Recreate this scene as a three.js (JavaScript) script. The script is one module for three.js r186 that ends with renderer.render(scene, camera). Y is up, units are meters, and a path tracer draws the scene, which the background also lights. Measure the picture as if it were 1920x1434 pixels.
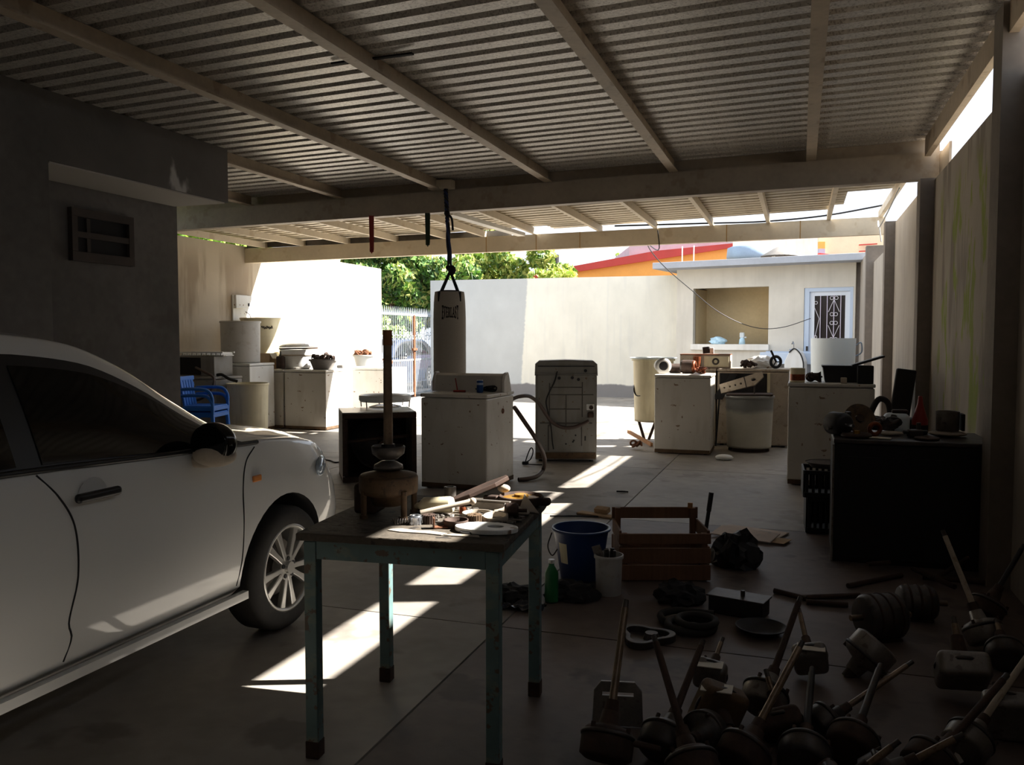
import * as THREE from 'three';
import { RoundedBoxGeometry } from 'three/addons/geometries/RoundedBoxGeometry.js';
import { mergeGeometries } from 'three/addons/utils/BufferGeometryUtils.js';
import { Brush, Evaluator, SUBTRACTION } from 'three-bvh-csg';

// ---------- camera, sky, sun, exposure ----------
const scene = new THREE.Scene();
const F = 1580, CX = 960, CY = 717, EYE = 1.42, YAW = Math.atan(540 / F), PITCH = Math.atan(83 / F);
const camera = new THREE.PerspectiveCamera(2 * Math.atan(CY / F) * 180 / Math.PI, 1920 / 1434, 0.05, 300);
camera.rotation.order = 'YXZ';
camera.position.set(0, EYE, 0);
camera.rotation.set(-PITCH, YAW, 0);
camera.updateMatrixWorld();
scene.background = new THREE.Color().setRGB(0.92, 1.0, 1.12);
const sun = new THREE.DirectionalLight(new THREE.Color().setRGB(1, 0.955, 0.88), 17);
sun.position.set(1.04 * 30, 30, -0.415 * 30 - 9);
sun.target.position.set(0, 0, -9);
sun.castShadow = true;
sun.shadow.mapSize.set(4096, 4096);
Object.assign(sun.shadow.camera, { left: -22, right: 22, top: 22, bottom: -22, near: 1, far: 90 });
scene.add(sun, sun.target);
const renderer = new THREE.WebGLRenderer({ antialias: true });
renderer.toneMapping = THREE.LinearToneMapping;
renderer.toneMappingExposure = 1.55;
renderer.shadowMap.enabled = true;

// ---------- from photo pixels to places (x right, y up, depth D = -z along the car port) ----------
const V = (x, y, z) => new THREE.Vector3(x, y, z);
const P = (x, y, D) => V(x, y, -D);
const ray = (px, py) => V((px - CX) / F, -(py - CY) / F, -1).applyEuler(camera.rotation);
const along = (px, py, t) => ray(px, py).multiplyScalar(t).add(camera.position);
const gh = (px, py, h = 0) => { const r = ray(px, py); return along(px, py, (h - EYE) / r.y); };
const gx = (px, py, x) => along(px, py, x / ray(px, py).x);
const gd = (px, py, D) => along(px, py, -D / ray(px, py).z);
const FWD = V(0, 0, -1).applyEuler(camera.rotation);
const zOf = (p) => p.clone().sub(camera.position).dot(FWD);
const mpp = (p) => zOf(p) / F;
const face = (p) => Math.atan2(-p.x, -p.z);

// ---------- random, noise, textures ----------
let seedState = 7;
const seed = (s) => { seedState = s >>> 0; };
const rnd = () => { seedState = (seedState + 0x6D2B79F5) >>> 0; let t = seedState; t = Math.imul(t ^ (t >>> 15), t | 1); t ^= t + Math.imul(t ^ (t >>> 7), t | 61); return ((t ^ (t >>> 14)) >>> 0) / 4294967296; };
const rr = (a, b) => a + (b - a) * rnd();
const hsh = (x, y, s) => { let h = Math.imul(x, 374761393) + Math.imul(y, 668265263) + Math.imul(s, 1442695041); h = Math.imul(h ^ (h >>> 13), 1274126177); return ((h ^ (h >>> 16)) >>> 0) / 4294967296; };
const md = (a, n) => ((a % n) + n) % n;
function vn(x, y, nx, ny, s) {
  const xi = Math.floor(x), yi = Math.floor(y), fx = x - xi, fy = y - yi, u = fx * fx * (3 - 2 * fx), v = fy * fy * (3 - 2 * fy);
  const a = hsh(md(xi, nx), md(yi, ny), s), b = hsh(md(xi + 1, nx), md(yi, ny), s), c = hsh(md(xi, nx), md(yi + 1, ny), s), d = hsh(md(xi + 1, nx), md(yi + 1, ny), s);
  return a + (b - a) * u + (c - a) * v + (a - b - c + d) * u * v;
}
function fbm(u, v, nx, ny, oct, s) { let t = 0, a = 0.5, m = 0; for (let i = 0; i < oct; i++) { const k = 1 << i; t += a * vn(u * nx * k, v * ny * k, nx * k, ny * k, s + i * 17); m += a; a *= 0.55; } return t / m; }
const sst = (a, b, x) => { const t = Math.min(1, Math.max(0, (x - a) / (b - a))); return t * t * (3 - 2 * t); };
const mixc = (a, b, t) => [a[0] + (b[0] - a[0]) * t, a[1] + (b[1] - a[1]) * t, a[2] + (b[2] - a[2]) * t];
function tex(w, h, mx, my, fn, srgb = true) {
  const d = new Uint8Array(w * h * 4);
  for (let j = 0; j < h; j++) for (let i = 0; i < w; i++) {
    const c = fn((i + 0.5) / w, (j + 0.5) / h), o = (j * w + i) * 4;
    d[o] = Math.max(0, Math.min(255, c[0])); d[o + 1] = Math.max(0, Math.min(255, c[1])); d[o + 2] = Math.max(0, Math.min(255, c[2])); d[o + 3] = 255;
  }
  const t = new THREE.DataTexture(d, w, h); t.wrapS = t.wrapT = THREE.RepeatWrapping; t.magFilter = THREE.LinearFilter; t.minFilter = THREE.LinearMipmapLinearFilter; t.generateMipmaps = true;
  if (srgb) t.colorSpace = THREE.SRGBColorSpace;
  t.repeat.set(1 / mx, 1 / my); t.needsUpdate = true; return t;
}
const blotch = (c, amp, s, m, spots = 0, sc = [60, 50, 45], n = 512, base = 4) => tex(n, n, m, m, (u, v) => {
  const k = 1 + amp * (fbm(u, v, base, base, 6, s) - 0.5) * 2 + 0.25 * amp * (fbm(u, v, 60, 60, 2, s + 5) - 0.5) * 2;
  let o = [c[0] * k, c[1] * k, c[2] * k];
  if (spots) { const q = sst(0.62, 0.74, fbm(u, v, base * 3, base * 3, 5, s + 50)) * spots; o = mixc(o, sc, q); }
  return o;
});
const streaky = (c, c2, amt, s, m, nx = 40) => tex(512, 512, m, m, (u, v) => {
  const k = 0.93 + 0.14 * fbm(u, v, 6, 6, 5, s), q = amt * sst(0.45, 0.8, fbm(u, v, nx, 3, 4, s + 9) * 0.6 + 0.4 * fbm(u, v, 4, 3, 4, s + 30));
  return mixc([c[0] * k, c[1] * k, c[2] * k], c2, q);
});
const gray = (n, m, fn) => tex(n, n, m, m, (u, v) => { const k = 255 * fn(u, v); return [k, k, k]; }, false);
const M = {};
function mat(color, rough = 0.8, o = {}) { const m = new THREE.MeshStandardMaterial({ color: o.map ? 0xffffff : color, roughness: rough, metalness: 0, ...o }); return m; }
const bumpFine = gray(256, 0.5, (u, v) => fbm(u, v, 24, 24, 4, 3));
const bumpRough = gray(256, 1.2, (u, v) => fbm(u, v, 10, 10, 6, 8));
M.floor = mat(0, 0.62, { map: blotch([146, 139, 130], 0.22, 11, 4.1, 0.35, [78, 70, 64], 1024), bumpMap: bumpRough, bumpScale: 0.003 });
M.floor2 = mat(0, 0.66, { map: blotch([140, 133, 124], 0.26, 23, 3.7, 0.45, [70, 62, 56], 1024), bumpMap: bumpRough, bumpScale: 0.003 });
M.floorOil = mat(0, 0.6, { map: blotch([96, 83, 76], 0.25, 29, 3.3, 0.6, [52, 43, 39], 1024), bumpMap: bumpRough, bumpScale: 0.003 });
M.joint = mat(0x2c2826, 0.95);
M.dirt = mat(0, 0.95, { map: blotch([128, 116, 102], 0.25, 31, 5) });
M.plasterGray = mat(0, 0.92, { map: blotch([106, 102, 98], 0.2, 41, 3.2, 0.3, [84, 76, 70]), bumpMap: bumpRough, bumpScale: 0.004 });
M.splashed = mat(0, 0.92, { map: tex(512, 512, 3.2, 3.2, (u, v) => { const k = 1 + 0.4 * (fbm(u, v, 4, 4, 6, 41) - 0.5), du = md(u - 0.03 + 0.5, 1) - 0.5, dv = v - 0.872; const d = Math.hypot(du / 0.05, (dv - 0.02 * Math.sin(du * 90)) / (0.02 + 0.05 * vn(u * 60, 1, 64, 8, 5))); const s = sst(1.1, 0.5, d + 0.9 * (fbm(u, v, 50, 30, 3, 44) - 0.5)) * 0.8; return mixc([106 * k, 102 * k, 98 * k], [205, 203, 200], s); }), bumpMap: bumpRough, bumpScale: 0.004 });
M.plasterRight = mat(0, 0.92, { map: streaky([166, 157, 145], [130, 121, 111], 0.4, 51, 3.1), bumpMap: bumpRough, bumpScale: 0.004 });
M.pillar = mat(0, 0.92, { map: blotch([124, 115, 106], 0.16, 53, 2.3), bumpMap: bumpRough, bumpScale: 0.003 });  // darker than the panels, shade on the pillar faces mixed into the colour
M.wallStain = mat(0, 0.92, { map: tex(1024, 512, 8.2, 2.95, (u, v) => {
  const k = 0.94 + 0.16 * fbm(u, v, 10, 4, 6, 61);
  const run = sst(0.42, 0.66, fbm(u, v, 44, 2, 5, 66)) * sst(0.36, 0.62, v + 0.22 * (fbm(u, v, 20, 2, 4, 69) - 0.5)) * sst(1.02, 0.8, v);
  const low = sst(0.5, 0.25, v + 0.12 * (fbm(u, v, 12, 3, 4, 72) - 0.5));
  let c = mixc([194, 182, 162], [208, 202, 192], low); c = mixc(c, [126, 108, 88], 0.5 * run);
  return [c[0] * k, c[1] * k, c[2] * k];
}), bumpMap: bumpRough, bumpScale: 0.003 });
M.whitewash = mat(0, 0.9, { map: tex(2048, 512, 6.4, 3, (u, v) => {   // the wall's own paint: bare grey on one side of a ragged brush edge, cream limewash on the other, an unpainted foot
  const edge = 0.405 - 0.03 * (1 - v) + 0.006 * (fbm(u, v, 2, 60, 3, 81) - 0.5), k = 0.965 + 0.07 * fbm(u, v, 24, 8, 5, 84), b = sst(edge - 0.004, edge + 0.004, u);
  const st = sst(0.5, 0.8, fbm(u, v, 60, 2, 4, 87)) * 0.22;
  let c = mixc([186, 189, 189], mixc([228, 225, 213], [202, 202, 198], st), b);
  const foot = sst(0.012, -0.004, v - 0.095 - 0.03 * (fbm(u, v, 30, 2, 4, 90) - 0.5)); c = mixc(c, [128, 126, 126], foot);
  return [c[0] * k, c[1] * k, c[2] * k];
}) });
M.white = mat(0, 0.88, { map: streaky([236, 234, 228], [205, 200, 190], 0.4, 95, 3) });
M.housePaint = mat(0, 0.88, { map: streaky([216, 211, 200], [192, 186, 175], 0.3, 97, 3.3) });
M.niche = mat(0, 0.9, { map: blotch([196, 176, 138], 0.08, 99, 2.5) });
M.fascia = mat(0, 0.85, { map: blotch([168, 172, 180], 0.08, 101, 2) });
M.steelPaint = mat(0, 0.6, { map: blotch([180, 164, 142], 0.14, 103, 1.6, 0.3, [110, 84, 62]) });
M.beamPaint = mat(0, 0.6, { map: blotch([172, 159, 142], 0.12, 107, 2.2, 0.25, [122, 100, 78]) });
M.beamPale = mat(0, 0.6, { map: blotch([216, 203, 180], 0.07, 109, 2.2, 0.2, [160, 128, 84]) });
M.galv = mat(0, 0.42, { map: tex(512, 512, 0.9, 0.9, (u, v) => { const k = 0.86 + 0.2 * fbm(u, v, 70, 70, 2, 113) + 0.12 * fbm(u, v, 6, 6, 4, 115), q = sst(0.63, 0.7, fbm(u, v, 90, 90, 2, 119)) * 0.4; return mixc([196 * k, 191 * k, 183 * k], [104, 96, 88], q); }), metalness: 0.25 });
M.galvWarmLit = mat(0, 0.5, { map: blotch([200, 189, 168], 0.12, 121, 1.4, 0.25, [128, 104, 76]), metalness: 0.2 });  // same galvanised sheet, tinted tan for the warm light on it
const enam = (c, s, m, g) => tex(512, 512, m, m, (u, v) => { const k = 0.97 + 0.06 * fbm(u, v, 5, 5, 5, s), gr = g * sst(0.45, 0.75, fbm(u, v, 14, 4, 5, s + 3)), sp = sst(0.79, 0.85, fbm(u, v, 26, 26, 3, s + 7)); let o = mixc([c[0] * k, c[1] * k, c[2] * k], [c[0] * 0.78, c[1] * 0.74, c[2] * 0.68], gr); return mixc(o, [104, 74, 50], sp * 0.75); });
M.enamel = mat(0, 0.4, { map: enam([206, 202, 194], 131, 1.1, 0.14) });
M.enamelB = mat(0, 0.42, { map: enam([197, 192, 183], 137, 1.3, 0.2) });
M.enamelGray = mat(0, 0.5, { map: enam([138, 136, 132], 139, 1.0, 0.25) });
M.enamelWhite = mat(0, 0.35, { map: enam([228, 229, 228], 141, 1.2, 0.1) });
M.ribDark = mat(0, 0.7, { map: blotch([92, 88, 84], 0.15, 223, 0.5) });  // darker grey for the pressed ribs of the back panel
M.rust = mat(0, 0.85, { map: blotch([112, 70, 44], 0.35, 143, 0.4, 0.4, [62, 40, 30]), bumpMap: bumpFine, bumpScale: 0.002 });
M.rustBrown = mat(0, 0.7, { map: blotch([92, 72, 52], 0.3, 147, 0.3, 0.5, [52, 40, 32]), metalness: 0.25 });
M.rustDark = mat(0, 0.75, { map: blotch([66, 50, 42], 0.35, 149, 0.3, 0.4, [38, 30, 27]), metalness: 0.3 });
M.iron = mat(0, 0.5, { map: blotch([70, 66, 64], 0.3, 151, 0.25, 0.4, [88, 62, 46]), metalness: 0.55 });
M.alum = mat(0, 0.45, { map: blotch([124, 118, 112], 0.22, 153, 0.3, 0.5, [74, 64, 56]), metalness: 0.5 });
M.shaft = mat(0, 0.35, { map: blotch([126, 108, 90], 0.25, 155, 0.2, 0.5, [84, 60, 44]), metalness: 0.5 });
M.weld = mat(0xb08a4e, 0.7);
M.chrome = mat(0xb9bcc2, 0.22, { metalness: 0.9 });
M.tubCream = mat(0, 0.55, { map: streaky([222, 212, 180], [182, 168, 132], 0.4, 157, 1.2, 30) });
M.tubGray = mat(0, 0.5, { map: blotch([192, 190, 186], 0.05, 159, 0.9, 0.25, [150, 140, 128]) });
M.tubDirty = mat(0, 0.55, { map: tex(256, 256, 2, 0.8, (u, v) => { const k = 0.95 + 0.1 * fbm(u, v, 12, 12, 4, 161), q = sst(0.52, 0.62, v + 0.1 * (fbm(u, v, 10, 4, 4, 163) - 0.5)) * sst(0.95, 0.86, v) * 0.7; const c = mixc([188, 184, 170], [96, 98, 100], q); return [c[0] * k, c[1] * k, c[2] * k]; }) });
M.black = mat(0x15151a, 0.55);
M.blackGloss = mat(0x0b0b0e, 0.12);
M.blackSoft = mat(0x1a191b, 0.85);
M.rubber = mat(0, 0.85, { map: blotch([42, 40, 38], 0.15, 165, 0.4, 0.3, [62, 56, 50]) });
M.hose = mat(0x4a3a34, 0.55);
M.cable = mat(0x1c1b1d, 0.5);
M.teal = mat(0, 0.55, { map: tex(512, 512, 0.6, 0.6, (u, v) => { const k = 0.9 + 0.2 * fbm(u, v, 8, 8, 5, 171), q = sst(0.55, 0.68, fbm(u, v, 6, 10, 5, 173)), r = sst(0.66, 0.74, fbm(u, v, 20, 20, 4, 177)); let c = mixc([92, 116, 116], [124, 130, 116], q * 0.6); c = mixc(c, [92, 62, 44], r * 0.7); return [c[0] * k, c[1] * k, c[2] * k]; }) });
M.tableTop = mat(0, 0.8, { map: blotch([78, 70, 60], 0.35, 181, 0.5, 0.75, [30, 25, 22]), bumpMap: bumpFine, bumpScale: 0.003 });
M.wood = mat(0, 0.8, { map: tex(256, 512, 0.3, 0.9, (u, v) => { const k = 0.8 + 0.3 * fbm(u, v, 24, 2, 5, 183) + 0.12 * fbm(u, v, 5, 5, 4, 185); return [112 * k, 80 * k, 60 * k]; }), bumpMap: bumpFine, bumpScale: 0.001 });
M.cardboard = mat(0, 0.9, { map: blotch([178, 150, 116], 0.08, 187, 0.6, 0.3, [140, 112, 84]) });
M.paperboard = mat(0, 0.85, { map: blotch([204, 188, 176], 0.08, 189, 0.7, 0.4, [140, 146, 146]) });
M.paper = mat(0xd8d2c4, 0.85);
M.bluePlastic = mat(0x1f6fd0, 0.45);
M.bucketBlue = mat(0x183263, 0.4);
M.red = mat(0x8e2019, 0.5);
M.redTrim = mat(0, 0.7, { map: blotch([186, 62, 56], 0.06, 191, 2) });
M.orange = mat(0, 0.85, { map: blotch([236, 164, 84], 0.05, 193, 3) });
M.copper = mat(0, 0.4, { map: blotch([128, 66, 36], 0.3, 197, 0.1, 0.4, [60, 34, 22]), metalness: 0.5 });
M.brass = mat(0, 0.35, { map: blotch([178, 132, 52], 0.25, 199, 0.15, 0.3, [80, 54, 24]), metalness: 0.6 });
M.greenStrap = mat(0x2a3a2c, 0.8);
M.bag = mat(0xbfe0f2, 0.4);
M.gateSilver = mat(0, 0.5, { map: blotch([168, 176, 184], 0.1, 201, 0.5, 0.2, [140, 96, 70]), metalness: 0.3 });
M.steelBlue = mat(0, 0.6, { map: blotch([150, 168, 190], 0.08, 203, 2) });
M.glassDark = new THREE.MeshPhysicalMaterial({ color: 0x0a0a0d, roughness: 0.06, metalness: 0, specularIntensity: 0.7 });
M.ventFrame = mat(0, 0.9, { map: blotch([74, 66, 61], 0.12, 221, 0.8) });
M.doorBlue = mat(0xc3d2e6, 0.6);
M.paint = new THREE.MeshPhysicalMaterial({ color: 0xd9d8d4, roughness: 0.35, clearcoat: 1, clearcoatRoughness: 0.04 });
M.paintBlue = new THREE.MeshPhysicalMaterial({ color: 0x1c2a44, roughness: 0.35, clearcoat: 1, clearcoatRoughness: 0.05 });
M.alloy = mat(0xc4c2bd, 0.32, { metalness: 0.75 });
M.blackTrim = mat(0x111114, 0.4);
M.clear = new THREE.MeshPhysicalMaterial({ color: 0xf2f4f4, roughness: 0.15, transmission: 0.85, thickness: 0 });
M.milky = new THREE.MeshPhysicalMaterial({ color: 0xe6eef2, roughness: 0.5, transmission: 0.25, thickness: 0 });
M.concreteDark = mat(0, 0.9, { map: blotch([112, 108, 104], 0.16, 207, 1.5) });
M.greenPlastic = mat(0x1d6b3c, 0.4);
M.beige = mat(0, 0.9, { map: blotch([222, 206, 176], 0.06, 209, 3) });
M.trunk = mat(0, 0.95, { map: blotch([96, 78, 60], 0.3, 211, 0.6) });
M.tan = mat(0, 0.8, { map: blotch([176, 164, 148], 0.1, 213, 0.5, 0.4, [120, 100, 80]) });
M.lightWood = mat(0, 0.8, { map: blotch([168, 120, 78], 0.15, 217, 0.4) });

// ---------- geometry helpers ----------
const T = (g, x, y, z, rx = 0, ry = 0, rz = 0) => { if (rx) g.rotateX(rx); if (ry) g.rotateY(ry); if (rz) g.rotateZ(rz); g.translate(x, y, z); return g; };
const box = (w, h, d, x = 0, y = 0, z = 0) => T(new THREE.BoxGeometry(w, h, d), x, y, z);
const rbox = (w, h, d, r = 0.01, x = 0, y = 0, z = 0) => T(new RoundedBoxGeometry(w, h, d, 2, Math.min(r, w / 2.01, h / 2.01, d / 2.01)), x, y, z);
const cyl = (rt, rb, h, n = 20, x = 0, y = 0, z = 0, open = false) => T(new THREE.CylinderGeometry(rt, rb, h, n, 1, open), x, y, z);
const cylX = (r, h, n = 16, x = 0, y = 0, z = 0) => T(new THREE.CylinderGeometry(r, r, h, n), x, y, z, 0, 0, Math.PI / 2);
const cylZ = (r, h, n = 16, x = 0, y = 0, z = 0) => T(new THREE.CylinderGeometry(r, r, h, n), x, y, z, Math.PI / 2);
const lathe = (pts, n = 32) => new THREE.LatheGeometry(pts.map((p) => new THREE.Vector2(p[0], p[1])), n);
const tor = (R, r, x = 0, y = 0, z = 0, n = 32, m = 10) => T(new THREE.TorusGeometry(R, r, m, n).rotateX(Math.PI / 2), x, y, z);
const sph = (r, x = 0, y = 0, z = 0, sx = 1, sy = 1, sz = 1) => { const g = new THREE.SphereGeometry(r, 20, 14); g.scale(sx, sy, sz); return T(g, x, y, z); };
const tube = (pts, r, n = 40, m = 8) => new THREE.TubeGeometry(new THREE.CatmullRomCurve3(pts), n, r, m);
const bar = (a, b, r, n = 10, r2 = r) => { const d = b.clone().sub(a), g = new THREE.CylinderGeometry(r2, r, d.length(), n); g.applyQuaternion(new THREE.Quaternion().setFromUnitVectors(V(0, 1, 0), d.clone().normalize())); const c = a.clone().add(b).multiplyScalar(0.5); return T(g, c.x, c.y, c.z); };
function beam(a, b, w, h) { // a box from a to b (centre line), w across, h high
  const d = b.clone().sub(a), L = d.length(), g = new THREE.BoxGeometry(w, h, L), m = new THREE.Matrix4();
  const z = d.clone().normalize(), x = V(0, 1, 0).cross(z).normalize(), y = z.clone().cross(x); m.makeBasis(x, y, z); g.applyMatrix4(m);
  const c = a.clone().add(b).multiplyScalar(0.5); return T(g, c.x, c.y, c.z);
}
const extr = (pts, depth, bev = 0, holes = []) => {
  const s = new THREE.Shape(pts.map((p) => new THREE.Vector2(p[0], p[1]))); for (const h of holes) { const q = new THREE.Path(); if (h.r) q.absellipse(h.x, h.y, h.r, h.ry ?? h.r, 0, Math.PI * 2, true); else q.setFromPoints(h.map((p) => new THREE.Vector2(p[0], p[1]))); s.holes.push(q); }
  return new THREE.ExtrudeGeometry(s, { depth, bevelEnabled: bev > 0, bevelThickness: bev, bevelSize: bev, bevelSegments: 2, curveSegments: 20 });
};
const flat = (g) => { const o = g.index ? g.toNonIndexed() : g.clone(); for (const k of Object.keys(o.attributes)) if (!['position', 'normal', 'uv', 'color'].includes(k)) o.deleteAttribute(k); if (!o.attributes.normal) o.computeVertexNormals(); if (!o.attributes.uv) o.setAttribute('uv', new THREE.BufferAttribute(new Float32Array(o.attributes.position.count * 2), 2)); o.clearGroups(); o.morphAttributes = {}; return o; };
const join = (gs) => mergeGeometries(gs.map(flat), false);
function uvMetres(g) { // lengths in metres along the two axes of each face
  const p = g.attributes.position, n = p.count, uv = new Float32Array(n * 2), a = V(), b = V(), c = V();
  for (let i = 0; i < n; i += 3) {
    a.fromBufferAttribute(p, i); b.fromBufferAttribute(p, i + 1); c.fromBufferAttribute(p, i + 2);
    const nx = Math.abs((b.y - a.y) * (c.z - a.z) - (b.z - a.z) * (c.y - a.y)), ny = Math.abs((b.z - a.z) * (c.x - a.x) - (b.x - a.x) * (c.z - a.z)), nz = Math.abs((b.x - a.x) * (c.y - a.y) - (b.y - a.y) * (c.x - a.x));
    for (let k = 0; k < 3; k++) { const x = p.getX(i + k), y = p.getY(i + k), z = p.getZ(i + k); const q = ny >= nx && ny >= nz ? [x, z] : nx >= nz ? [z, y] : [x, y]; uv[(i + k) * 2] = q[0]; uv[(i + k) * 2 + 1] = q[1]; }
  }
  g.setAttribute('uv', new THREE.BufferAttribute(uv, 2)); return g;
}
const used = {};
const numbered = (n) => { const k = used[n] = (used[n] ?? -1) + 1; return k ? n + '_' + String(k).padStart(3, '0') : n; };
function mesh(name, geo, m, parent, keepUv = false) {
  const g = Array.isArray(geo) ? join(geo) : flat(geo); if (!keepUv) uvMetres(g);
  const o = new THREE.Mesh(g, m); o.name = parent ? name : numbered(name); o.castShadow = o.receiveShadow = true; (parent ?? scene).add(o); return o;
}
function thing(name, label, category, pos, yaw = 0, group) {
  const o = new THREE.Group(); o.name = numbered(name); scene.add(o); if (pos) o.position.copy(pos); o.rotation.y = yaw; o.userData = { label, category }; if (group) o.userData.group = group; return o;
}
function struct(name, label, category) { const o = new THREE.Group(); o.name = name; scene.add(o); o.userData = { kind: 'structure', label, category }; return o; }
const one = (name, label, category, geo, m, pos, yaw = 0, group) => { const o = mesh(name, geo, m); if (pos) o.position.copy(pos); o.rotation.y = yaw; o.userData = { label, category }; if (group) o.userData.group = group; return o; };
// ---------- the setting: floor ----------
const WX = 1.15, LX = -8.8, HW = 2.9;          // inner face of the right wall, of the left wall, height of the walls
{
  const fl = struct('floor', 'worn grey concrete floor cast in large slabs with thin joints', 'floor');
  mesh('bedding', box(26, 0.3, 44, -5, -0.17, -8), M.joint, fl);
  const xs = [-8.8, -4.82, -1.38, 1.3], ds = [-4.2, -1.45, 1.2, 3.85, 6.5, 9.15, 11.8, 14.45, 17.1, 20];
  for (let i = 0; i < 3; i++) for (let j = 0; j < ds.length - 1; j++) {
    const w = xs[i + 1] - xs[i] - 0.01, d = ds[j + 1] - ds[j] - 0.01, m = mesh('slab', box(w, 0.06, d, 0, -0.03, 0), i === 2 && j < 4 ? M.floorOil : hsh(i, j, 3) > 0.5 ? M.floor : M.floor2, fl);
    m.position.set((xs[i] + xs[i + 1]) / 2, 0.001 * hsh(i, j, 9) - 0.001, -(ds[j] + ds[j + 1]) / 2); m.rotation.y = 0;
  }
  const gr = mesh('ground', [box(60, 0.2, 90, -39, -0.13, -10), box(40, 0.2, 90, 21.4, -0.13, -10), box(140, 0.2, 60, 0, -0.13, -60)], M.dirt); gr.userData = { kind: 'structure', label: 'dusty ground around the yard and the street', category: 'ground' };
}
// right boundary wall: panels between pillars
const PD = [-1.39, 1.99, 5.37, 8.71, 12.12, 15.5, 18.87], PT = [2.88, 2.88, 2.89, 2.9, 2.95, 2.98, 3.02];
M.mossy = mat(0, 0.92, { map: tex(512, 512, 3.34, 2.9, (u, v) => {
  const k = 0.92 + 0.16 * fbm(u, v, 6, 6, 5, 301); let c = [158, 148, 135];
  const dk = sst(0.5, 0.75, fbm(u, v, 16, 3, 4, 303)); c = mixc(c, [92, 84, 77], 0.5 * dk);
  const str = sst(0.56, 0.7, fbm(u, v, 20, 7, 5, 305)), band = sst(0.06, 0.2, u) * sst(0.86, 0.7, u) * sst(0.2, 0.35, v) * sst(0.97, 0.86, v);
  c = mixc(c, [124, 142, 44], 0.8 * str * band);
  const pale = sst(0.6, 0.72, fbm(u, v, 34, 3, 4, 307)) * sst(0.3, 0.1, u) * sst(0.6, 0.4, v); c = mixc(c, [176, 158, 132], pale * 0.7);
  return [c[0] * k, c[1] * k, c[2] * k];
}), bumpMap: bumpRough, bumpScale: 0.004 });
{
  const w = struct('wall_right', 'tall plastered boundary wall with pillars, stained green and brown', 'wall');
  for (let i = 0; i < PD.length; i++) {
    const d0 = PD[i], d1 = i + 1 < PD.length ? PD[i + 1] : 21.5, h = (PT[i] + (PT[i + 1] ?? PT[i])) / 2;
    const L = d1 - d0 - 0.23, dm = (d0 + 0.23 + d1) / 2, hh = i === 4 ? 2.7 : PT[Math.min(i + 1, 6)] - 0.015;  // one hidden panel made lower so sun reaches the plastic heap
    const pg = box(0.14, hh, L, 0, hh / 2, 0);
    const pm = mesh('panel', pg, i === 2 ? M.mossy : M.plasterRight, w); pm.position.set(WX + 0.07, 0, -dm);
    if (i === 2) { const a = pm.geometry.attributes.uv; for (let k = 0; k < a.count; k++) a.setX(k, a.getX(k) + 1.56); }
    const tall = i === 2 || i === 1 ? 3.28 : PT[i];
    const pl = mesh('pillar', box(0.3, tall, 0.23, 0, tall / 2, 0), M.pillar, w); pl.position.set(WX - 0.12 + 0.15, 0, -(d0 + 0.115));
  }
  mesh('panel', box(0.14, 2.88, 3, WX + 0.07, 1.44, 2.9), M.plasterRight, w);
}
// unseen wall added behind the photographer to keep the foreground dark
mesh('wall_behind', box(12, 3.4, 0.2, -3.6, 1.7, 4.3), M.plasterGray).userData = { kind: 'structure', label: 'added unseen plaster wall closing the car port behind the viewpoint', category: 'wall' };
// house wall on the left with an overhanging upper band
{
  const w = struct('wall_left_house', 'bare grey plastered house wall beside the parked car', 'wall');
  mesh('wall_block', box(0.9, 3.27, 9.2, -5.8, 1.635, -0.32), M.plasterGray, w);            // near, flush with the band
  const d0 = 4.92, d1 = 7.02;
  mesh('wall_block', [box(0.25, 2.75, d1 - d0, -6.095, 1.375, -(d0 + d1) / 2), box(3, 3.27, 0.2, -7.6, 1.635, -6.92)], M.plasterGray, w);
  mesh('overhang', box(0.75, 0.52, d1 - d0, -5.725, 3.01, -(d0 + d1) / 2), M.splashed, w);
  mesh('lit_soffit', box(0.6, 0.012, d1 - d0 - 0.06, -5.67, 2.745, -(d0 + d1) / 2), mat(0xb9b3aa, 0.9), w);  // pale sheet, light on the underside of the overhang put into its colour
  // block vent
  const a = gx(126, 393, -5.97), b = gx(245, 499, -5.97), vd = (-a.z - b.z) / 2, vw = Math.abs(a.z - b.z), vy = (2.10 + 2.54) / 2;
  const v = thing('wall_vent', 'dark concrete block vent with two slots set in the grey house wall', 'vent', P(-5.965, vy, vd));
  mesh('backing', box(0.012, 0.4, vw - 0.02, 0.0, 0, 0), M.blackSoft, v);
  mesh('frame', [box(0.05, 0.07, vw, 0.02, 0.19, 0), box(0.05, 0.08, vw, 0.02, -0.19, 0), box(0.05, 0.3, 0.06, 0.02, 0.003, vw / 2 - 0.03), box(0.05, 0.3, 0.06, 0.02, 0.003, -vw / 2 + 0.03)], M.ventFrame, v);
  mesh('slat', box(0.045, 0.05, vw - 0.125, 0.018, 0.0, 0), M.ventFrame, v);
  mesh('slat', box(0.02, 0.29, 0.04, 0.012, 0.003, vw * 0.22), M.ventFrame, v);
}
// left boundary wall, sunlit beyond the roof
{ const o = mesh('wall_left', box(0.16, 2.95, 9.9, 0, 1.475, 0), M.wallStain); o.position.set(LX - 0.08, 0, -(6.9 + 16.8) / 2); o.userData = { kind: 'structure', label: 'plastered boundary wall stained with brown runs, bright white beyond the roof', category: 'wall' };
  const a = o.geometry.attributes.uv; for (let k = 0; k < a.count; k++) a.setX(k, a.getX(k) * 0.82); }
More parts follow.
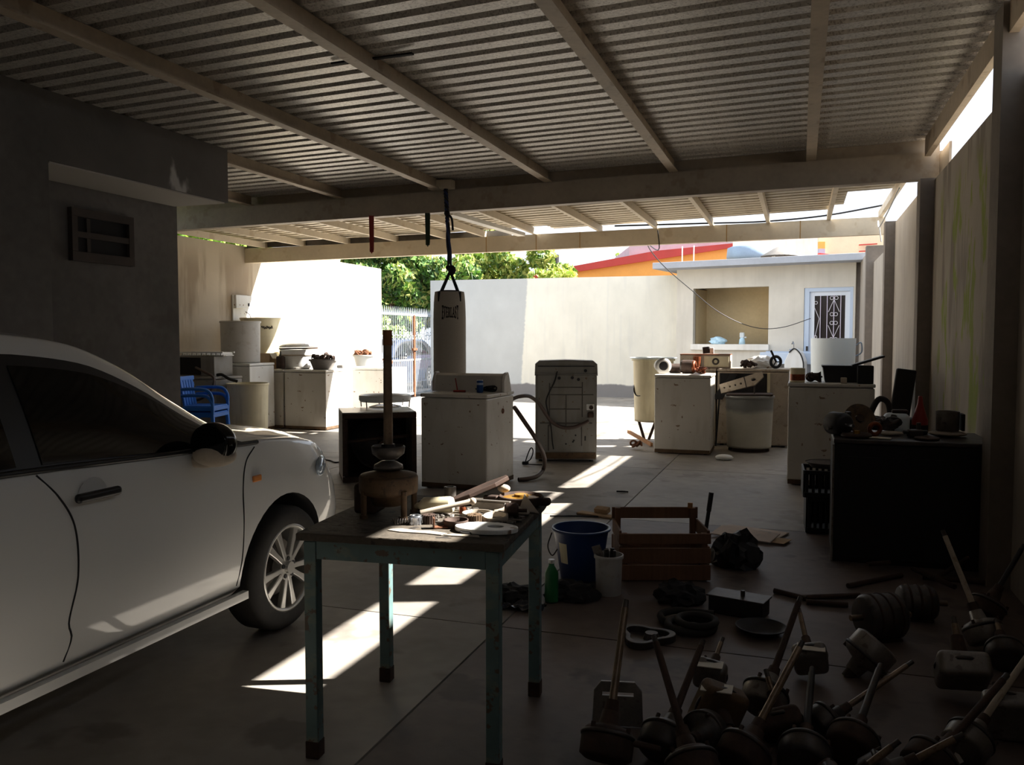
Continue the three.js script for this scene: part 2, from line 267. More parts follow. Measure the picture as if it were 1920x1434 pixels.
// far wall with the paint edge
{ const a = gd(808, 750, 19.8), b = P(-2.75, 0, 19.98); a.y = 0; const L = a.distanceTo(b), o = mesh('wall_back', box(L, 2.89, 0.15, L / 2, 1.445, -0.075), M.whitewash); o.position.copy(a); o.rotation.y = Math.atan2(-(b.z - a.z), b.x - a.x);
  o.userData = { kind: 'structure', label: 'long limewashed wall with a ragged paint edge at the end of the yard', category: 'wall' }; }

// ---------- roofs ----------
const SK = (9.49 - 8.71) / (8.04 + 1.15);   // how far the cross beams run out of square
function corrugated(x0, x1, D0, n, pitch, y, up, slope = 0) { // ribs run across; D grows away
  const prof = []; for (let i = 0; i < n; i++) { const o = i * pitch; prof.push([o, 0], [o + pitch * 0.56, 0], [o + pitch * 0.66, up], [o + pitch * 0.9, up]); } prof.push([n * pitch, 0]);
  const pos = [], idx = [], t = 0.004;
  for (const [o, yy] of prof) for (const k of [0, 1]) for (const x of [x0, x1]) pos.push(x, y + yy + k * t + (x - WX) * slope, -(D0 + o - (x - WX) * SK));
  const q = (a, b, c, d) => idx.push(a, b, c, a, c, d);
  for (let i = 0; i + 1 < prof.length; i++) { const a = i * 4, b = a + 4; q(a, a + 1, b + 1, b); q(a + 2, b + 2, b + 3, a + 3); q(a, b, b + 2, a + 2); q(a + 1, a + 3, b + 3, b + 1); }
  const e = (prof.length - 1) * 4; q(0, 2, 3, 1); q(e, e + 1, e + 3, e + 2);
  const g = new THREE.BufferGeometry(); g.setAttribute('position', new THREE.Float32BufferAttribute(pos, 3)); g.setIndex(idx); const f = g.toNonIndexed(); f.computeVertexNormals(); return f;
}
{
  const c = struct('ceiling', 'corrugated galvanised sheet roof of the car port', 'roof');
  for (let k = 0; k < 15; k++) mesh('corrugated_sheet', corrugated(-8.95, 1.12, -5.3 + k * 0.95 + 0.02, 5, 0.19, 3.27 + (k % 2) * 0.004, 0.035), M.galv, c);
  const r = struct('ceiling_rear', 'lower corrugated sheet roof behind the main beam', 'roof');
  for (let k = 0; k < 3; k++) mesh('corrugated_sheet', corrugated(-8.9, k === 2 ? 0.5 : 1.05, 8.87 + k * 0.95, 5, 0.19, 3.155 + (k % 2) * 0.004, 0.03, 0.0134), M.galvWarmLit, r);
  mesh('corrugated_sheet', corrugated(-3.6, 0.35, 11.72, 2, 0.19, 3.155, 0.03, 0.0134), M.galvWarmLit, r);
  mesh('closure_board', beam(P(-8.8, 2.965, 12.02), P(-4.2, 3.03, 12.28), 0.02, 0.09), M.concreteDark, r);
}
const beamAt = (x) => 8.8 - (x - WX) * SK;
{
  const b = one('roof_beam', 'deep steel main beam carrying the front of the sheet roof', 'beam', [beam(P(-8.9, 3.03, beamAt(-8.9)), P(1.26, 3.03, beamAt(1.26)), 0.1, 0.24), beam(P(-8.9, 2.903, beamAt(-8.9)), P(1.26, 2.903, beamAt(1.26)), 0.13, 0.012), box(0.02, 0.2, 0.8, 1.2, 3.02, -8.6), beam(P(-8.9, 3.211, beamAt(-8.9) + 0.03), P(1.2, 3.211, beamAt(1.2) + 0.03), 0.03, 0.118)], M.beamPaint); b.userData.kind = 'structure';  // includes an end plate added above the wall to interrupt the sun strip
  const a2 = P(-8.8, 2.79, 12.0), b2 = P(1.06, 2.945, 12.56);
  const r = one('roof_beam', 'pale steel rear beam with rusty weld seams facing the yard', 'beam', beam(a2, b2, 0.1, 0.235), M.beamPale); r.userData.kind = 'structure';
  for (const px of [912, 1004, 1085, 1360, 1500]) { const p = gd(px, 450, 12.2); const t = (p.x - a2.x) / (b2.x - a2.x), q = a2.clone().lerp(b2, t); mesh('weld_seam', box(0.012, 0.236, 0.104, q.x, q.y, q.z), M.weld, r); }
  let n = 0;
  for (const x of [-6.85, -5.45, -4.05, -2.7, -1.3, 0.05]) { const e = beamAt(x) - 0.05, pu = one('roof_purlin', 'steel channel purlin under the corrugated sheets', 'purlin', [box(0.05, 0.108, e + 4.2, 0, 0.0665, 0), box(0.09, 0.012, e + 4.2, 0.02, 0.006, 0)], M.steelPaint, P(x, 3.15, (e - 4.2) / 2)); pu.userData.kind = 'structure'; pu.userData.group = 'front roof purlins'; }
  const ed = one('roof_purlin', 'steel edge channel of the sheet roof above the right wall', 'purlin', [box(0.05, 0.17, 12.9, 0, 0.085, 0)], M.steelPaint, P(1.085, 3.1, (8.72 - 4.2) / 2)); ed.userData.kind = 'structure';
  for (let k = 0; k < 13; k++) { const px = [500, 572, 655, 745, 838, 910, 1005, 1125, 1230, 1335, 1440, 1553, 1655][k], t0 = a2.clone().lerp(b2, 0.5); const yy = 2.91 + 0.0118 * k, p = gd(px, 450, 12.05 + k * 0.04); const x = Math.max(-8.7, Math.min(1.0, p.x)), dn = beamAt(x) + 0.08, df = 12.05 + (x + 8.8) * 0.057; 
    const pu = one('roof_purlin', 'pale steel purlin of the rear roof', 'purlin', beam(P(x, yy + 0.047, dn), P(x, yy + 0.047, df), 0.05, 0.09), M.beamPale); pu.userData.kind = 'structure'; pu.userData.group = 'rear roof purlins'; }
  const f = one('roof_purlin', 'ribbed white spare channel lying across the rear purlins', 'purlin', [beam(P(-4.1, 2.95, 9.6), P(-3.95, 2.96, 12.0), 0.12, 0.05)], M.white); f.userData.kind = 'structure';
}
// ---------- house at the end of the yard ----------
let houseAt, houseLoc, housePsi;
{
  const psi = -12.1 * Math.PI / 180, R = P(1.06, 0, 18.8);
  const w = struct('wall_house', 'small cream house with a flat roof at the end of the yard', 'wall'); w.position.copy(R); w.rotation.y = psi;
  // local x from -3.85 (left) to 0 (right), front face z = 0
  const at = (px, py) => { const o = ray(px, py), inv = new THREE.Matrix4().makeRotationY(-psi), d = o.clone().applyMatrix4(inv), c = camera.position.clone().sub(R).applyMatrix4(inv); const t = -c.z / d.z; return c.add(d.multiplyScalar(t)); };
  const nA = at(1300, 541), nB = at(1440, 646), dA = at(1508, 540), dB = at(1600, 540), top = 2.98, DT = dA.y;
  const hole = [[nA.x, nB.y], [nA.x, nA.y], [nB.x, nA.y], [nB.x, nB.y]], door = [[dA.x, 0.0], [dA.x, DT], [-0.03, DT], [-0.03, 0.0]];
  mesh('facade', T(extr([[-3.85, 0], [dA.x, 0], [dA.x, DT], [-0.04, DT], [-0.04, 0], [0, 0], [0, top], [-3.85, top]], 0.2, 0, [hole]), 0, 0, -0.2), M.housePaint, w);
  mesh('niche_wall', [box(nB.x - nA.x + 0.1, nA.y - nB.y + 0.1, 0.06, (nA.x + nB.x) / 2, (nA.y + nB.y) / 2, -1.0), box(0.06, nA.y - nB.y, 0.9, nA.x - 0.03, (nA.y + nB.y) / 2, -0.6), box(0.06, nA.y - nB.y, 0.9, nB.x + 0.03, (nA.y + nB.y) / 2, -0.6)], M.niche, w);
  mesh('sill', rbox(nB.x - nA.x + 0.06, 0.13, 0.5, 0.01, (nA.x + nB.x) / 2, nB.y - 0.06, -0.18), M.white, w);
  mesh('side_wall', [box(0.2, top, 3, -3.75, top / 2, -1.7), box(0.2, top, 3, -0.1, top / 2, -1.7), box(3.85, top, 0.2, -1.93, top / 2, -3.3)], M.housePaint, w);
  mesh('roof_slab', rbox(4.5, 0.14, 4.1, 0.01, -1.98, top + 0.07, -1.5), M.fascia, w);
  const rods = [1272, 1294]; rods.forEach((px) => { const p = at(px, 480); const o = one('rebar', 'thin pale rebar rod standing on the flat house roof', 'rod', bar(V(0, 0, 0), V(0, 0.42, 0), 0.012), M.white, V(p.x, top + 0.14, -0.25).applyMatrix4(new THREE.Matrix4().makeRotationY(psi)).add(R), 0, 'rebar rods on the roof'); });
  // door
  const dr = new THREE.Group(); dr.name = 'door_1'; dr.userData = { kind: 'structure', label: 'white door with a dark upper pane behind a scrolled grille', category: 'door' }; scene.add(dr); dr.position.copy(R); dr.rotation.y = psi;
  const x0 = dA.x + 0.005, x1 = -0.045, cx = (x0 + x1) / 2, dw = x1 - x0, g0 = 1.35, g1 = DT - 0.17, gx0 = x0 + 0.2, gx1 = x1 - 0.16;
  mesh('frame', [box(0.1, DT, 0.09, x0 + 0.05, DT / 2, -0.06), box(0.06, DT, 0.09, x1 - 0.03, DT / 2, -0.06), box(dw - 0.162, 0.08, 0.088, cx + 0.02, DT - 0.04, -0.06)], M.doorBlue, dr);
  mesh('leaf', [box(dw - 0.16, g0, 0.05, cx + 0.02, g0 / 2, -0.08), box(0.1, DT - 0.081 - g0, 0.048, gx0 - 0.05, (DT - 0.08 + g0) / 2, -0.08), box(0.1, DT - 0.081 - g0, 0.048, gx1 + 0.05, (DT - 0.08 + g0) / 2, -0.08), box(gx1 - gx0 - 0.002, 0.09, 0.046, (gx0 + gx1) / 2, g1 + 0.045, -0.08)], mat(0xdfe6f0, 0.6), dr);
  mesh('pane', box(gx1 - gx0, g1 - g0, 0.01, (gx0 + gx1) / 2, (g0 + g1) / 2, -0.09), mat(0x2a2322, 0.25), dr);
  for (let k = 0; k < 4; k++) mesh('grille_bar', box(0.014, g1 - g0, 0.012, gx0 + (gx1 - gx0) * (0.2 + k * 0.22), (g0 + g1) / 2, -0.05), mat(0xd8cfe2, 0.5), dr);
  for (const s of [-1, 1]) for (const [cy, dir] of [[g0 + (g1 - g0) * 0.75, 1], [g0 + (g1 - g0) * 0.25, -1]]) { const xm = gx0 + (gx1 - gx0) * 0.64, o = bar(V(xm, cy + 0.16 * dir, -0.05), V(xm + s * 0.11, cy - 0.1 * dir, -0.05), 0.006, 6); mesh('scroll', [o, T(new THREE.TorusGeometry(0.035, 0.006, 6, 20), xm + s * 0.045, cy + 0.19 * dir, -0.05), T(new THREE.TorusGeometry(0.035, 0.006, 6, 20), xm + s * 0.04, cy - 0.15 * dir, -0.05)], mat(0xe6e2ea, 0.5), dr); }
  for (const f of [0.1, 0.85]) mesh('scroll', [T(new THREE.TorusGeometry(0.03, 0.006, 6, 20), gx0 + 0.03, g0 + (g1 - g0) * f, -0.05), bar(V(gx0, g0 + (g1 - g0) * (f - 0.1), -0.05), V(gx0 + 0.1, g0 + (g1 - g0) * 0.5, -0.05), 0.006, 6)], mat(0xe6e2ea, 0.5), dr);
  mesh('lock', rbox(0.04, 0.1, 0.03, 0.005, x0 + 0.07, 1.2, -0.01), M.iron, dr);
  // on the sill
  const loc = (x, y, z) => V(x, y, z).applyMatrix4(new THREE.Matrix4().makeRotationY(psi)).add(R);
  seed(5); const bagG = new THREE.IcosahedronGeometry(0.16, 3); { const p = bagG.attributes.position; for (let i = 0; i < p.count; i++) { const v = V().fromBufferAttribute(p, i), k = 0.8 + 0.4 * vn(v.x * 22 + 9, v.y * 22 + 9, 64, 64, 4) ; p.setXYZ(i, v.x * 1.15 * k, Math.max(-0.06, v.y * 0.75 * k), v.z * k); } bagG.computeVertexNormals(); }
  const sb = at(1342, 640), sc = at(1388, 640);
  one('plastic_bag', 'pale blue crumpled plastic bag lying on the window sill', 'bag', bagG, M.bag, loc(sb.x, nB.y + 0.067, -0.16), psi);
  const sn = thing('spray_head', 'pale blue plastic pump head standing on the window sill', 'pump', loc(sc.x, nB.y + 0.006, -0.14), psi);
  mesh('base', lathe([[0, 0], [0.07, 0], [0.06, 0.1], [0.03, 0.16], [0, 0.16]], 20), M.bag, sn); mesh('head', [rbox(0.1, 0.12, 0.08, 0.02, 0, 0.2, 0)], M.milky, sn); mesh('trigger', rbox(0.05, 0.03, 0.03, 0.008, 0.07, 0.15, 0), M.milky, sn);
  houseAt = at; houseLoc = loc; housePsi = psi;
}
// ---------- what stands beyond the walls ----------
function leaves(n, R, c, pal, s, size = 0.13) { // many small leaves in a lumpy crown
  seed(s); const pos = [], col = [], q = new THREE.Quaternion(), e = new THREE.Euler(), L = pal.map((h) => new THREE.Color(h));
  const blobs = []; for (let i = 0; i < 34; i++) { const a = rr(0, 6.283), b = Math.acos(rr(-0.9, 1)), k = rr(0.35, 0.95); blobs.push(V(Math.sin(b) * Math.cos(a) * R[0] * k, Math.cos(b) * R[1] * k, Math.sin(b) * Math.sin(a) * R[2] * k)); }
  for (let i = 0; i < n; i++) {
    const b = blobs[Math.floor(rnd() * blobs.length)], r = Math.min(R[0], R[1], R[2]) * 0.36, d = V(rr(-1, 1), rr(-1, 1), rr(-1, 1)).normalize().multiplyScalar(r * Math.cbrt(rr(0.25, 1)));
    const o = b.clone().add(d).add(c); q.setFromEuler(e.set(rr(0, 6.3), rr(0, 6.3), rr(0, 6.3))); const s2 = size * rr(0.6, 1.3);
    const v = [V(0, -1, 0), V(0.45, 0, 0.12), V(0, 1, 0), V(-0.45, 0, 0.12)].map((p) => p.multiplyScalar(s2).applyQuaternion(q).add(o));
    const cc = L[Math.floor(rnd() * L.length)]; for (const k of [0, 1, 2, 0, 2, 3]) { pos.push(v[k].x, v[k].y, v[k].z); col.push(cc.r, cc.g, cc.b); }
  }
  const g = new THREE.BufferGeometry(); g.setAttribute('position', new THREE.Float32BufferAttribute(pos, 3)); g.setAttribute('color', new THREE.Float32BufferAttribute(col, 3)); g.computeVertexNormals(); return g;
}
M.leaf = new THREE.MeshPhysicalMaterial({ vertexColors: true, roughness: 0.85, transmission: 0.3, thickness: 0, side: THREE.DoubleSide });
function tree(name, label, p, R, hc, n, pal, s, size) {
  const t = thing(name, label, 'tree', p, 0, 'trees beyond the walls');
  const f = mesh('foliage', leaves(n, R, V(0, hc, 0), pal, s, size), M.leaf, t); f.userData.kind = 'stuff';
  mesh('trunk', [bar(V(0, 0, 0), V(0.1, hc, 0), 0.16, 10, 0.09), bar(V(0.05, hc * 0.6, 0), V(R[0] * 0.4, hc + 0.6, 0.2), 0.06, 8, 0.03), bar(V(0.05, hc * 0.55, 0), V(-R[0] * 0.45, hc + 0.4, -0.2), 0.06, 8, 0.03)], M.trunk, t);
}
{
  const G = (px, Z) => { const p = along(px, 634, Z); p.y = -0.03; return p; };
  tree('dense_tree', 'dense dark green tree behind the spiked gate', P(-13.7, -0.03, 26.8), [3.4, 3.1, 1.5], 2.9, 18000, [0x3f6b22, 0x5d8a2e, 0x86a544, 0x2c4f1b, 0xb3b964], 41, 0.15);
  tree('leafy_tree', 'yellow green leafy tree rising behind the limewashed wall', P(-11.3, -0.03, 30.1), [3.3, 2.7, 1.5], 3.3, 17000, [0x7d9a38, 0xa9b753, 0xc9c86a, 0x56772a], 42, 0.15);
  tree('yellow_bush', 'small yellow green bush beside the orange house gable', G(1030, 27), [1.0, 1.1, 0.8], 2.65, 4500, [0xb4c04e, 0xd0cf6c, 0x8aa33e], 43, 0.12);
  tree('roadside_shrub', 'pale green shrub seen through the gate bars', P(-12.6, -0.03, 24.3), [0.8, 1.0, 0.8], 1.0, 4000, [0xa9bd6a, 0xc8d08a, 0x7d9a48], 44, 0.1);
  tree('hedge_tree', 'bright green hedge glimpsed between the left wall top and the roof', P(-10.3, 0, 11.5), [0.9, 1.0, 3.4], 2.75, 9000, [0x8fb23c, 0xb7cc58, 0x6c9430], 45, 0.13);
  tree('distant_bush', 'small light green bush behind the orange roof slope', G(1185, 46), [1.0, 0.9, 0.9], 5.4, 2500, [0xb8c96a, 0x9bb24e], 46, 0.13);
  // palm beyond the right wall
  const pp = P(3.2, 0, 15.6), pa = thing('palm_tree', 'palm showing its fronds above the right boundary wall', 'tree', pp, 0, 'trees beyond the walls');
  mesh('trunk', bar(V(0, 0, 0), V(0, 3.9, 0), 0.12, 10, 0.09), M.trunk, pa);
  seed(12); for (let k = 0; k < 14; k++) { const a = k / 14 * 6.283, L = rr(0.7, 1.0), up = rr(0.0, 0.5), pos = []; for (let i = 0; i < 26; i++) { const t = i / 26, cx = Math.cos(a) * L * t, cz = Math.sin(a) * L * t, cy = 3.9 + up * t - 0.7 * t * t; for (const s of [-1, 1]) { const w = 0.22 * (1 - t * 0.6); pos.push(cx, cy, cz, cx + Math.cos(a) * 0.03, cy, cz + Math.sin(a) * 0.03, cx - Math.sin(a) * s * w + Math.cos(a) * 0.1, cy - 0.08, cz + Math.cos(a) * s * w + Math.sin(a) * 0.1); } } const g = new THREE.BufferGeometry(); g.setAttribute('position', new THREE.Float32BufferAttribute(pos, 3)); g.computeVertexNormals(); mesh('frond', g, M.frond ??= new THREE.MeshStandardMaterial({ color: 0x55722c, roughness: 0.8, side: THREE.DoubleSide }), pa); }
  // orange house with a red verge
  const Zo = 34, q = (px, py, b = 0) => along(px, py, Zo + b);
  const oh = thing('orange_house', 'orange gabled house with a red roof verge behind the yard wall', 'house', V(0, 0, 0));
  const prism = (pts, th, back) => { const fr = pts.map(([x, y]) => q(x, y, back)), n = FWD.clone().setY(0).normalize(), pos = []; const A = fr.map((p) => p.clone()), B = fr.map((p) => p.clone().addScaledVector(n, th)); const tri = (a, b, c) => pos.push(a.x, a.y, a.z, b.x, b.y, b.z, c.x, c.y, c.z); for (let i = 1; i + 1 < A.length; i++) { tri(A[0], A[i], A[i + 1]); tri(B[0], B[i + 1], B[i]); } for (let i = 0; i < A.length; i++) { const j = (i + 1) % A.length; tri(A[i], B[i], B[j]); tri(A[i], B[j], A[j]); } const g = new THREE.BufferGeometry(); g.setAttribute('position', new THREE.Float32BufferAttribute(pos, 3)); g.computeVertexNormals(); return g; };
  mesh('gable_wall', prism([[965, 740], [1374, 740], [1374, 466], [1345, 462], [965, 527]], 6, 0), M.orange, oh);
  mesh('verge', prism([[960, 528], [1374, 464], [1374, 456], [1230, 470], [960, 520]], 6.4, -0.2), M.redTrim, oh);
  mesh('roof_edge', prism([[1180, 462], [1300, 444], [1374, 444], [1374, 457], [1180, 484]], 5, 0.6), M.fascia, oh);
  mesh('chimney_pipe', [bar(q(1041, 520), q(1041, 478), 0.16, 10)], M.blackSoft, oh);
  const tk = along(1408, 489, 30); const tank = thing('water_tank', 'blue grey water tank on a roof behind the house', 'tank', V(tk.x, 0, tk.z), 0); mesh('stand', cyl(0.72, 0.72, tk.y, 24, 0, tk.y / 2, 0), M.white, tank); mesh('body', T(lathe([[0, 0], [0.82, 0], [0.85, 0.2], [0.82, 0.5], [0.5, 0.62], [0, 0.64]], 32), 0, tk.y - 0.05, 0), M.steelBlue, tank);
  const wb = thing('street_building', 'tall white building far behind the flat roofed house', 'house', V(0, 0, 0)); mesh('wall', prism([[1374, 740], [1533, 740], [1533, 430], [1374, 430]], 3, 4), M.white, wb);
  const bb = thing('street_building', 'beige two storey building far behind, with a red canopy and a window', 'house', V(0, 0, 0)); mesh('wall', prism([[1536, 740], [1720, 740], [1720, 436], [1536, 436]], 8, 8.2), M.beige, bb);
  mesh('window', prism([[1536, 476], [1547, 476], [1547, 466], [1536, 466]], 0.2, 8.05), M.steelBlue, bb); mesh('shutter', prism([[1536, 466], [1547, 466], [1547, 453], [1536, 453]], 0.2, 8.05), M.orange, bb);
  mesh('canopy', prism([[1536, 483], [1536, 474], [1600, 482]], 1.4, 7), M.redTrim, bb);
  for (const y of [458, 470]) mesh('railing', prism([[1612, y + 2], [1645, y], [1645, y - 2], [1612, y]], 0.1, 8.0), M.redTrim, bb);
  // thatch fringe
  const tf = along(1462, 488, 28), th = thing('thatched_shade', 'grey thatched sunshade behind the flat house roof', 'sunshade', V(tf.x, 0, tf.z)); mesh('post', bar(V(-0.2, 0, 0), V(-0.2, tf.y + 0.3, 0), 0.06), M.white, th); mesh('thatch', T(lathe([[0, 0.46], [0.2, 0.4], [0.62, 0.14], [0.6, 0.1], [0, 0.3]], 24), 0, tf.y, 0), M.concreteDark, th);
  // dark car in the street
}
// ---------- gate between the left wall and the far wall ----------
{
  const a = gx(716, 700, LX - 0.06), b = gd(808, 700, 19.7); a.y = b.y = 0; const L = a.distanceTo(b), yaw = Math.atan2(-(b.z - a.z), b.x - a.x);
  const g = thing('iron_gate', 'tall silver iron gate of spiked bars with scrolls and a rusty post', 'gate', a, yaw), n = 25, hT = 1.98;
  for (let i = 0; i <= n; i++) { const x = L * (i + 0.5) / (n + 1); mesh('picket', [bar(V(x, 0.08, 0), V(x, hT, 0), 0.009, 6), T(new THREE.ConeGeometry(0.024, 0.17, 6), x, hT + 0.1, 0)], M.gateSilver, g); }
  for (let i = 0; i < n; i++) { const x = L * (i + 1) / (n + 1); mesh('lower_bar', bar(V(x, 0.08, 0.01), V(x, 0.88, 0.01), 0.008, 6), M.gateSilver, g); }
  mesh('rail', box(L, 0.05, 0.035, L / 2, hT, 0), M.gateSilver, g); mesh('rail', box(L, 0.04, 0.035, L / 2, 0.9, 0), M.gateSilver, g); mesh('rail', box(L, 0.05, 0.035, L / 2, 0.08, 0), M.gateSilver, g);
  for (let i = 0; i < 14; i++) { const x = L * (i + 0.5) / 14; mesh('scroll', [T(new THREE.TorusGeometry(0.05, 0.009, 6, 18), x - 0.05, 1.44, 0.012), T(new THREE.TorusGeometry(0.04, 0.009, 6, 18), x + 0.05, 1.53, 0.012)], M.gateSilver, g); }
  mesh('post', box(0.07, hT, 0.07, L * 0.62, hT / 2, 0.0), M.rust, g); mesh('latch', rbox(0.22, 0.06, 0.06, 0.01, L * 0.6, 1.15, 0.05), M.rust, g);
}
// ---------- hatchback car ----------
const CAR = [ // depth, underside, widest, belt height, belt half width, rail height, rail half width, top
  [0.22, 0.42, 0.70, 0.88, 0.62, 0.96, 0.5, 0.98], [0.36, 0.34, 0.78, 0.97, 0.72, 1.2, 0.54, 1.24], [0.9, 0.27, 0.84, 0.99, 0.79, 1.38, 0.58, 1.44], [1.6, 0.25, 0.85, 0.99, 0.8, 1.42, 0.6, 1.475],
  [2.2, 0.25, 0.85, 0.972, 0.8, 1.405, 0.6, 1.47], [2.5, 0.25, 0.85, 0.958, 0.8, 1.36, 0.605, 1.44], [2.75, 0.25, 0.85, 0.947, 0.8, 1.255, 0.62, 1.35], [3.0, 0.25, 0.85, 0.94, 0.8, 1.1, 0.665, 1.2],
  [3.22, 0.25, 0.85, 0.933, 0.8, 0.99, 0.71, 1.06], [3.4, 0.25, 0.85, 0.927, 0.802, 0.962, 0.735, 1.0], [3.65, 0.26, 0.842, 0.905, 0.795, 0.94, 0.715, 0.98], [3.87, 0.27, 0.825, 0.86, 0.77, 0.893, 0.68, 0.94],
  [4.01, 0.28, 0.795, 0.79, 0.735, 0.815, 0.64, 0.87], [4.13, 0.3, 0.74, 0.67, 0.68, 0.69, 0.59, 0.75], [4.21, 0.34, 0.64, 0.52, 0.57, 0.535, 0.48, 0.57]];
const cr = (a, b, c, d, t) => 0.5 * (2 * b + (c - a) * t + (2 * a - 5 * b + 4 * c - d) * t * t + (3 * b - a - 3 * c + d) * t * t * t);
function carRow(D) { let i = 0; while (i < CAR.length - 2 && CAR[i + 1][0] < D) i++; const A = CAR[Math.max(0, i - 1)], B = CAR[i], C = CAR[i + 1], E = CAR[Math.min(CAR.length - 1, i + 2)], t = (D - B[0]) / (C[0] - B[0]); return B.map((_, k) => cr(A[k], B[k], C[k], E[k], t)); }
function carHalf(D) { // half section, bottom middle to top middle
  const [, yb, wM, be, wB, ra, wR, tp] = carRow(D), k = [[0, yb], [wM * 0.9, yb], [wM - 0.03, yb + 0.05], [wM, yb + (be - yb) * 0.42], [wM - 0.006, yb + (be - yb) * 0.66], [wM - 0.018, yb + (be - yb) * 0.8], [wB, be], [(wB + wR) / 2 + 0.012, (be + ra) / 2], [wR, ra], [wR * 0.86, ra + (tp - ra) * 0.52], [wR * 0.5, ra + (tp - ra) * 0.88], [0, tp]];
  const out = []; for (let i = 0; i + 1 < k.length; i++) { const a = k[Math.max(0, i - 1)], b = k[i], c = k[i + 1], d = k[Math.min(k.length - 1, i + 2)], n = i < 1 ? 1 : 4; for (let j = 0; j < n; j++) { const t = j / n; out.push(i < 2 ? [b[0] + (c[0] - b[0]) * t, b[1] + (c[1] - b[1]) * t] : [cr(a[0], b[0], c[0], d[0], t), cr(a[1], b[1], c[1], d[1], t)]); } } out.push(k[k.length - 1]); return out;
}
const carSide = (D, y, off = 0) => { const h = carHalf(D); for (let i = 5; i + 1 < h.length; i++) if (h[i][1] <= y && h[i + 1][1] > y) { const t = (y - h[i][1]) / (h[i + 1][1] - h[i][1]); return V(h[i][0] + (h[i + 1][0] - h[i][0]) * t + off, y, -D); } return V(h[10][0] + off, y, -D); };
const WHEEL = [3.5, 1.04], WR = 0.3;
const weldG = (P0) => { const m = new Map(), ps = [], ix = []; for (let i = 0; i < P0.length; i += 3) { const k = [P0[i], P0[i + 1], P0[i + 2]].map((x) => x.toFixed(5)).join(); if (!m.has(k)) { m.set(k, ps.length / 3); ps.push(P0[i], P0[i + 1], P0[i + 2]); } ix.push(m.get(k)); } const o = new THREE.BufferGeometry(); o.setAttribute('position', new THREE.Float32BufferAttribute(ps, 3)); o.setIndex(ix); o.computeVertexNormals(); return o; };
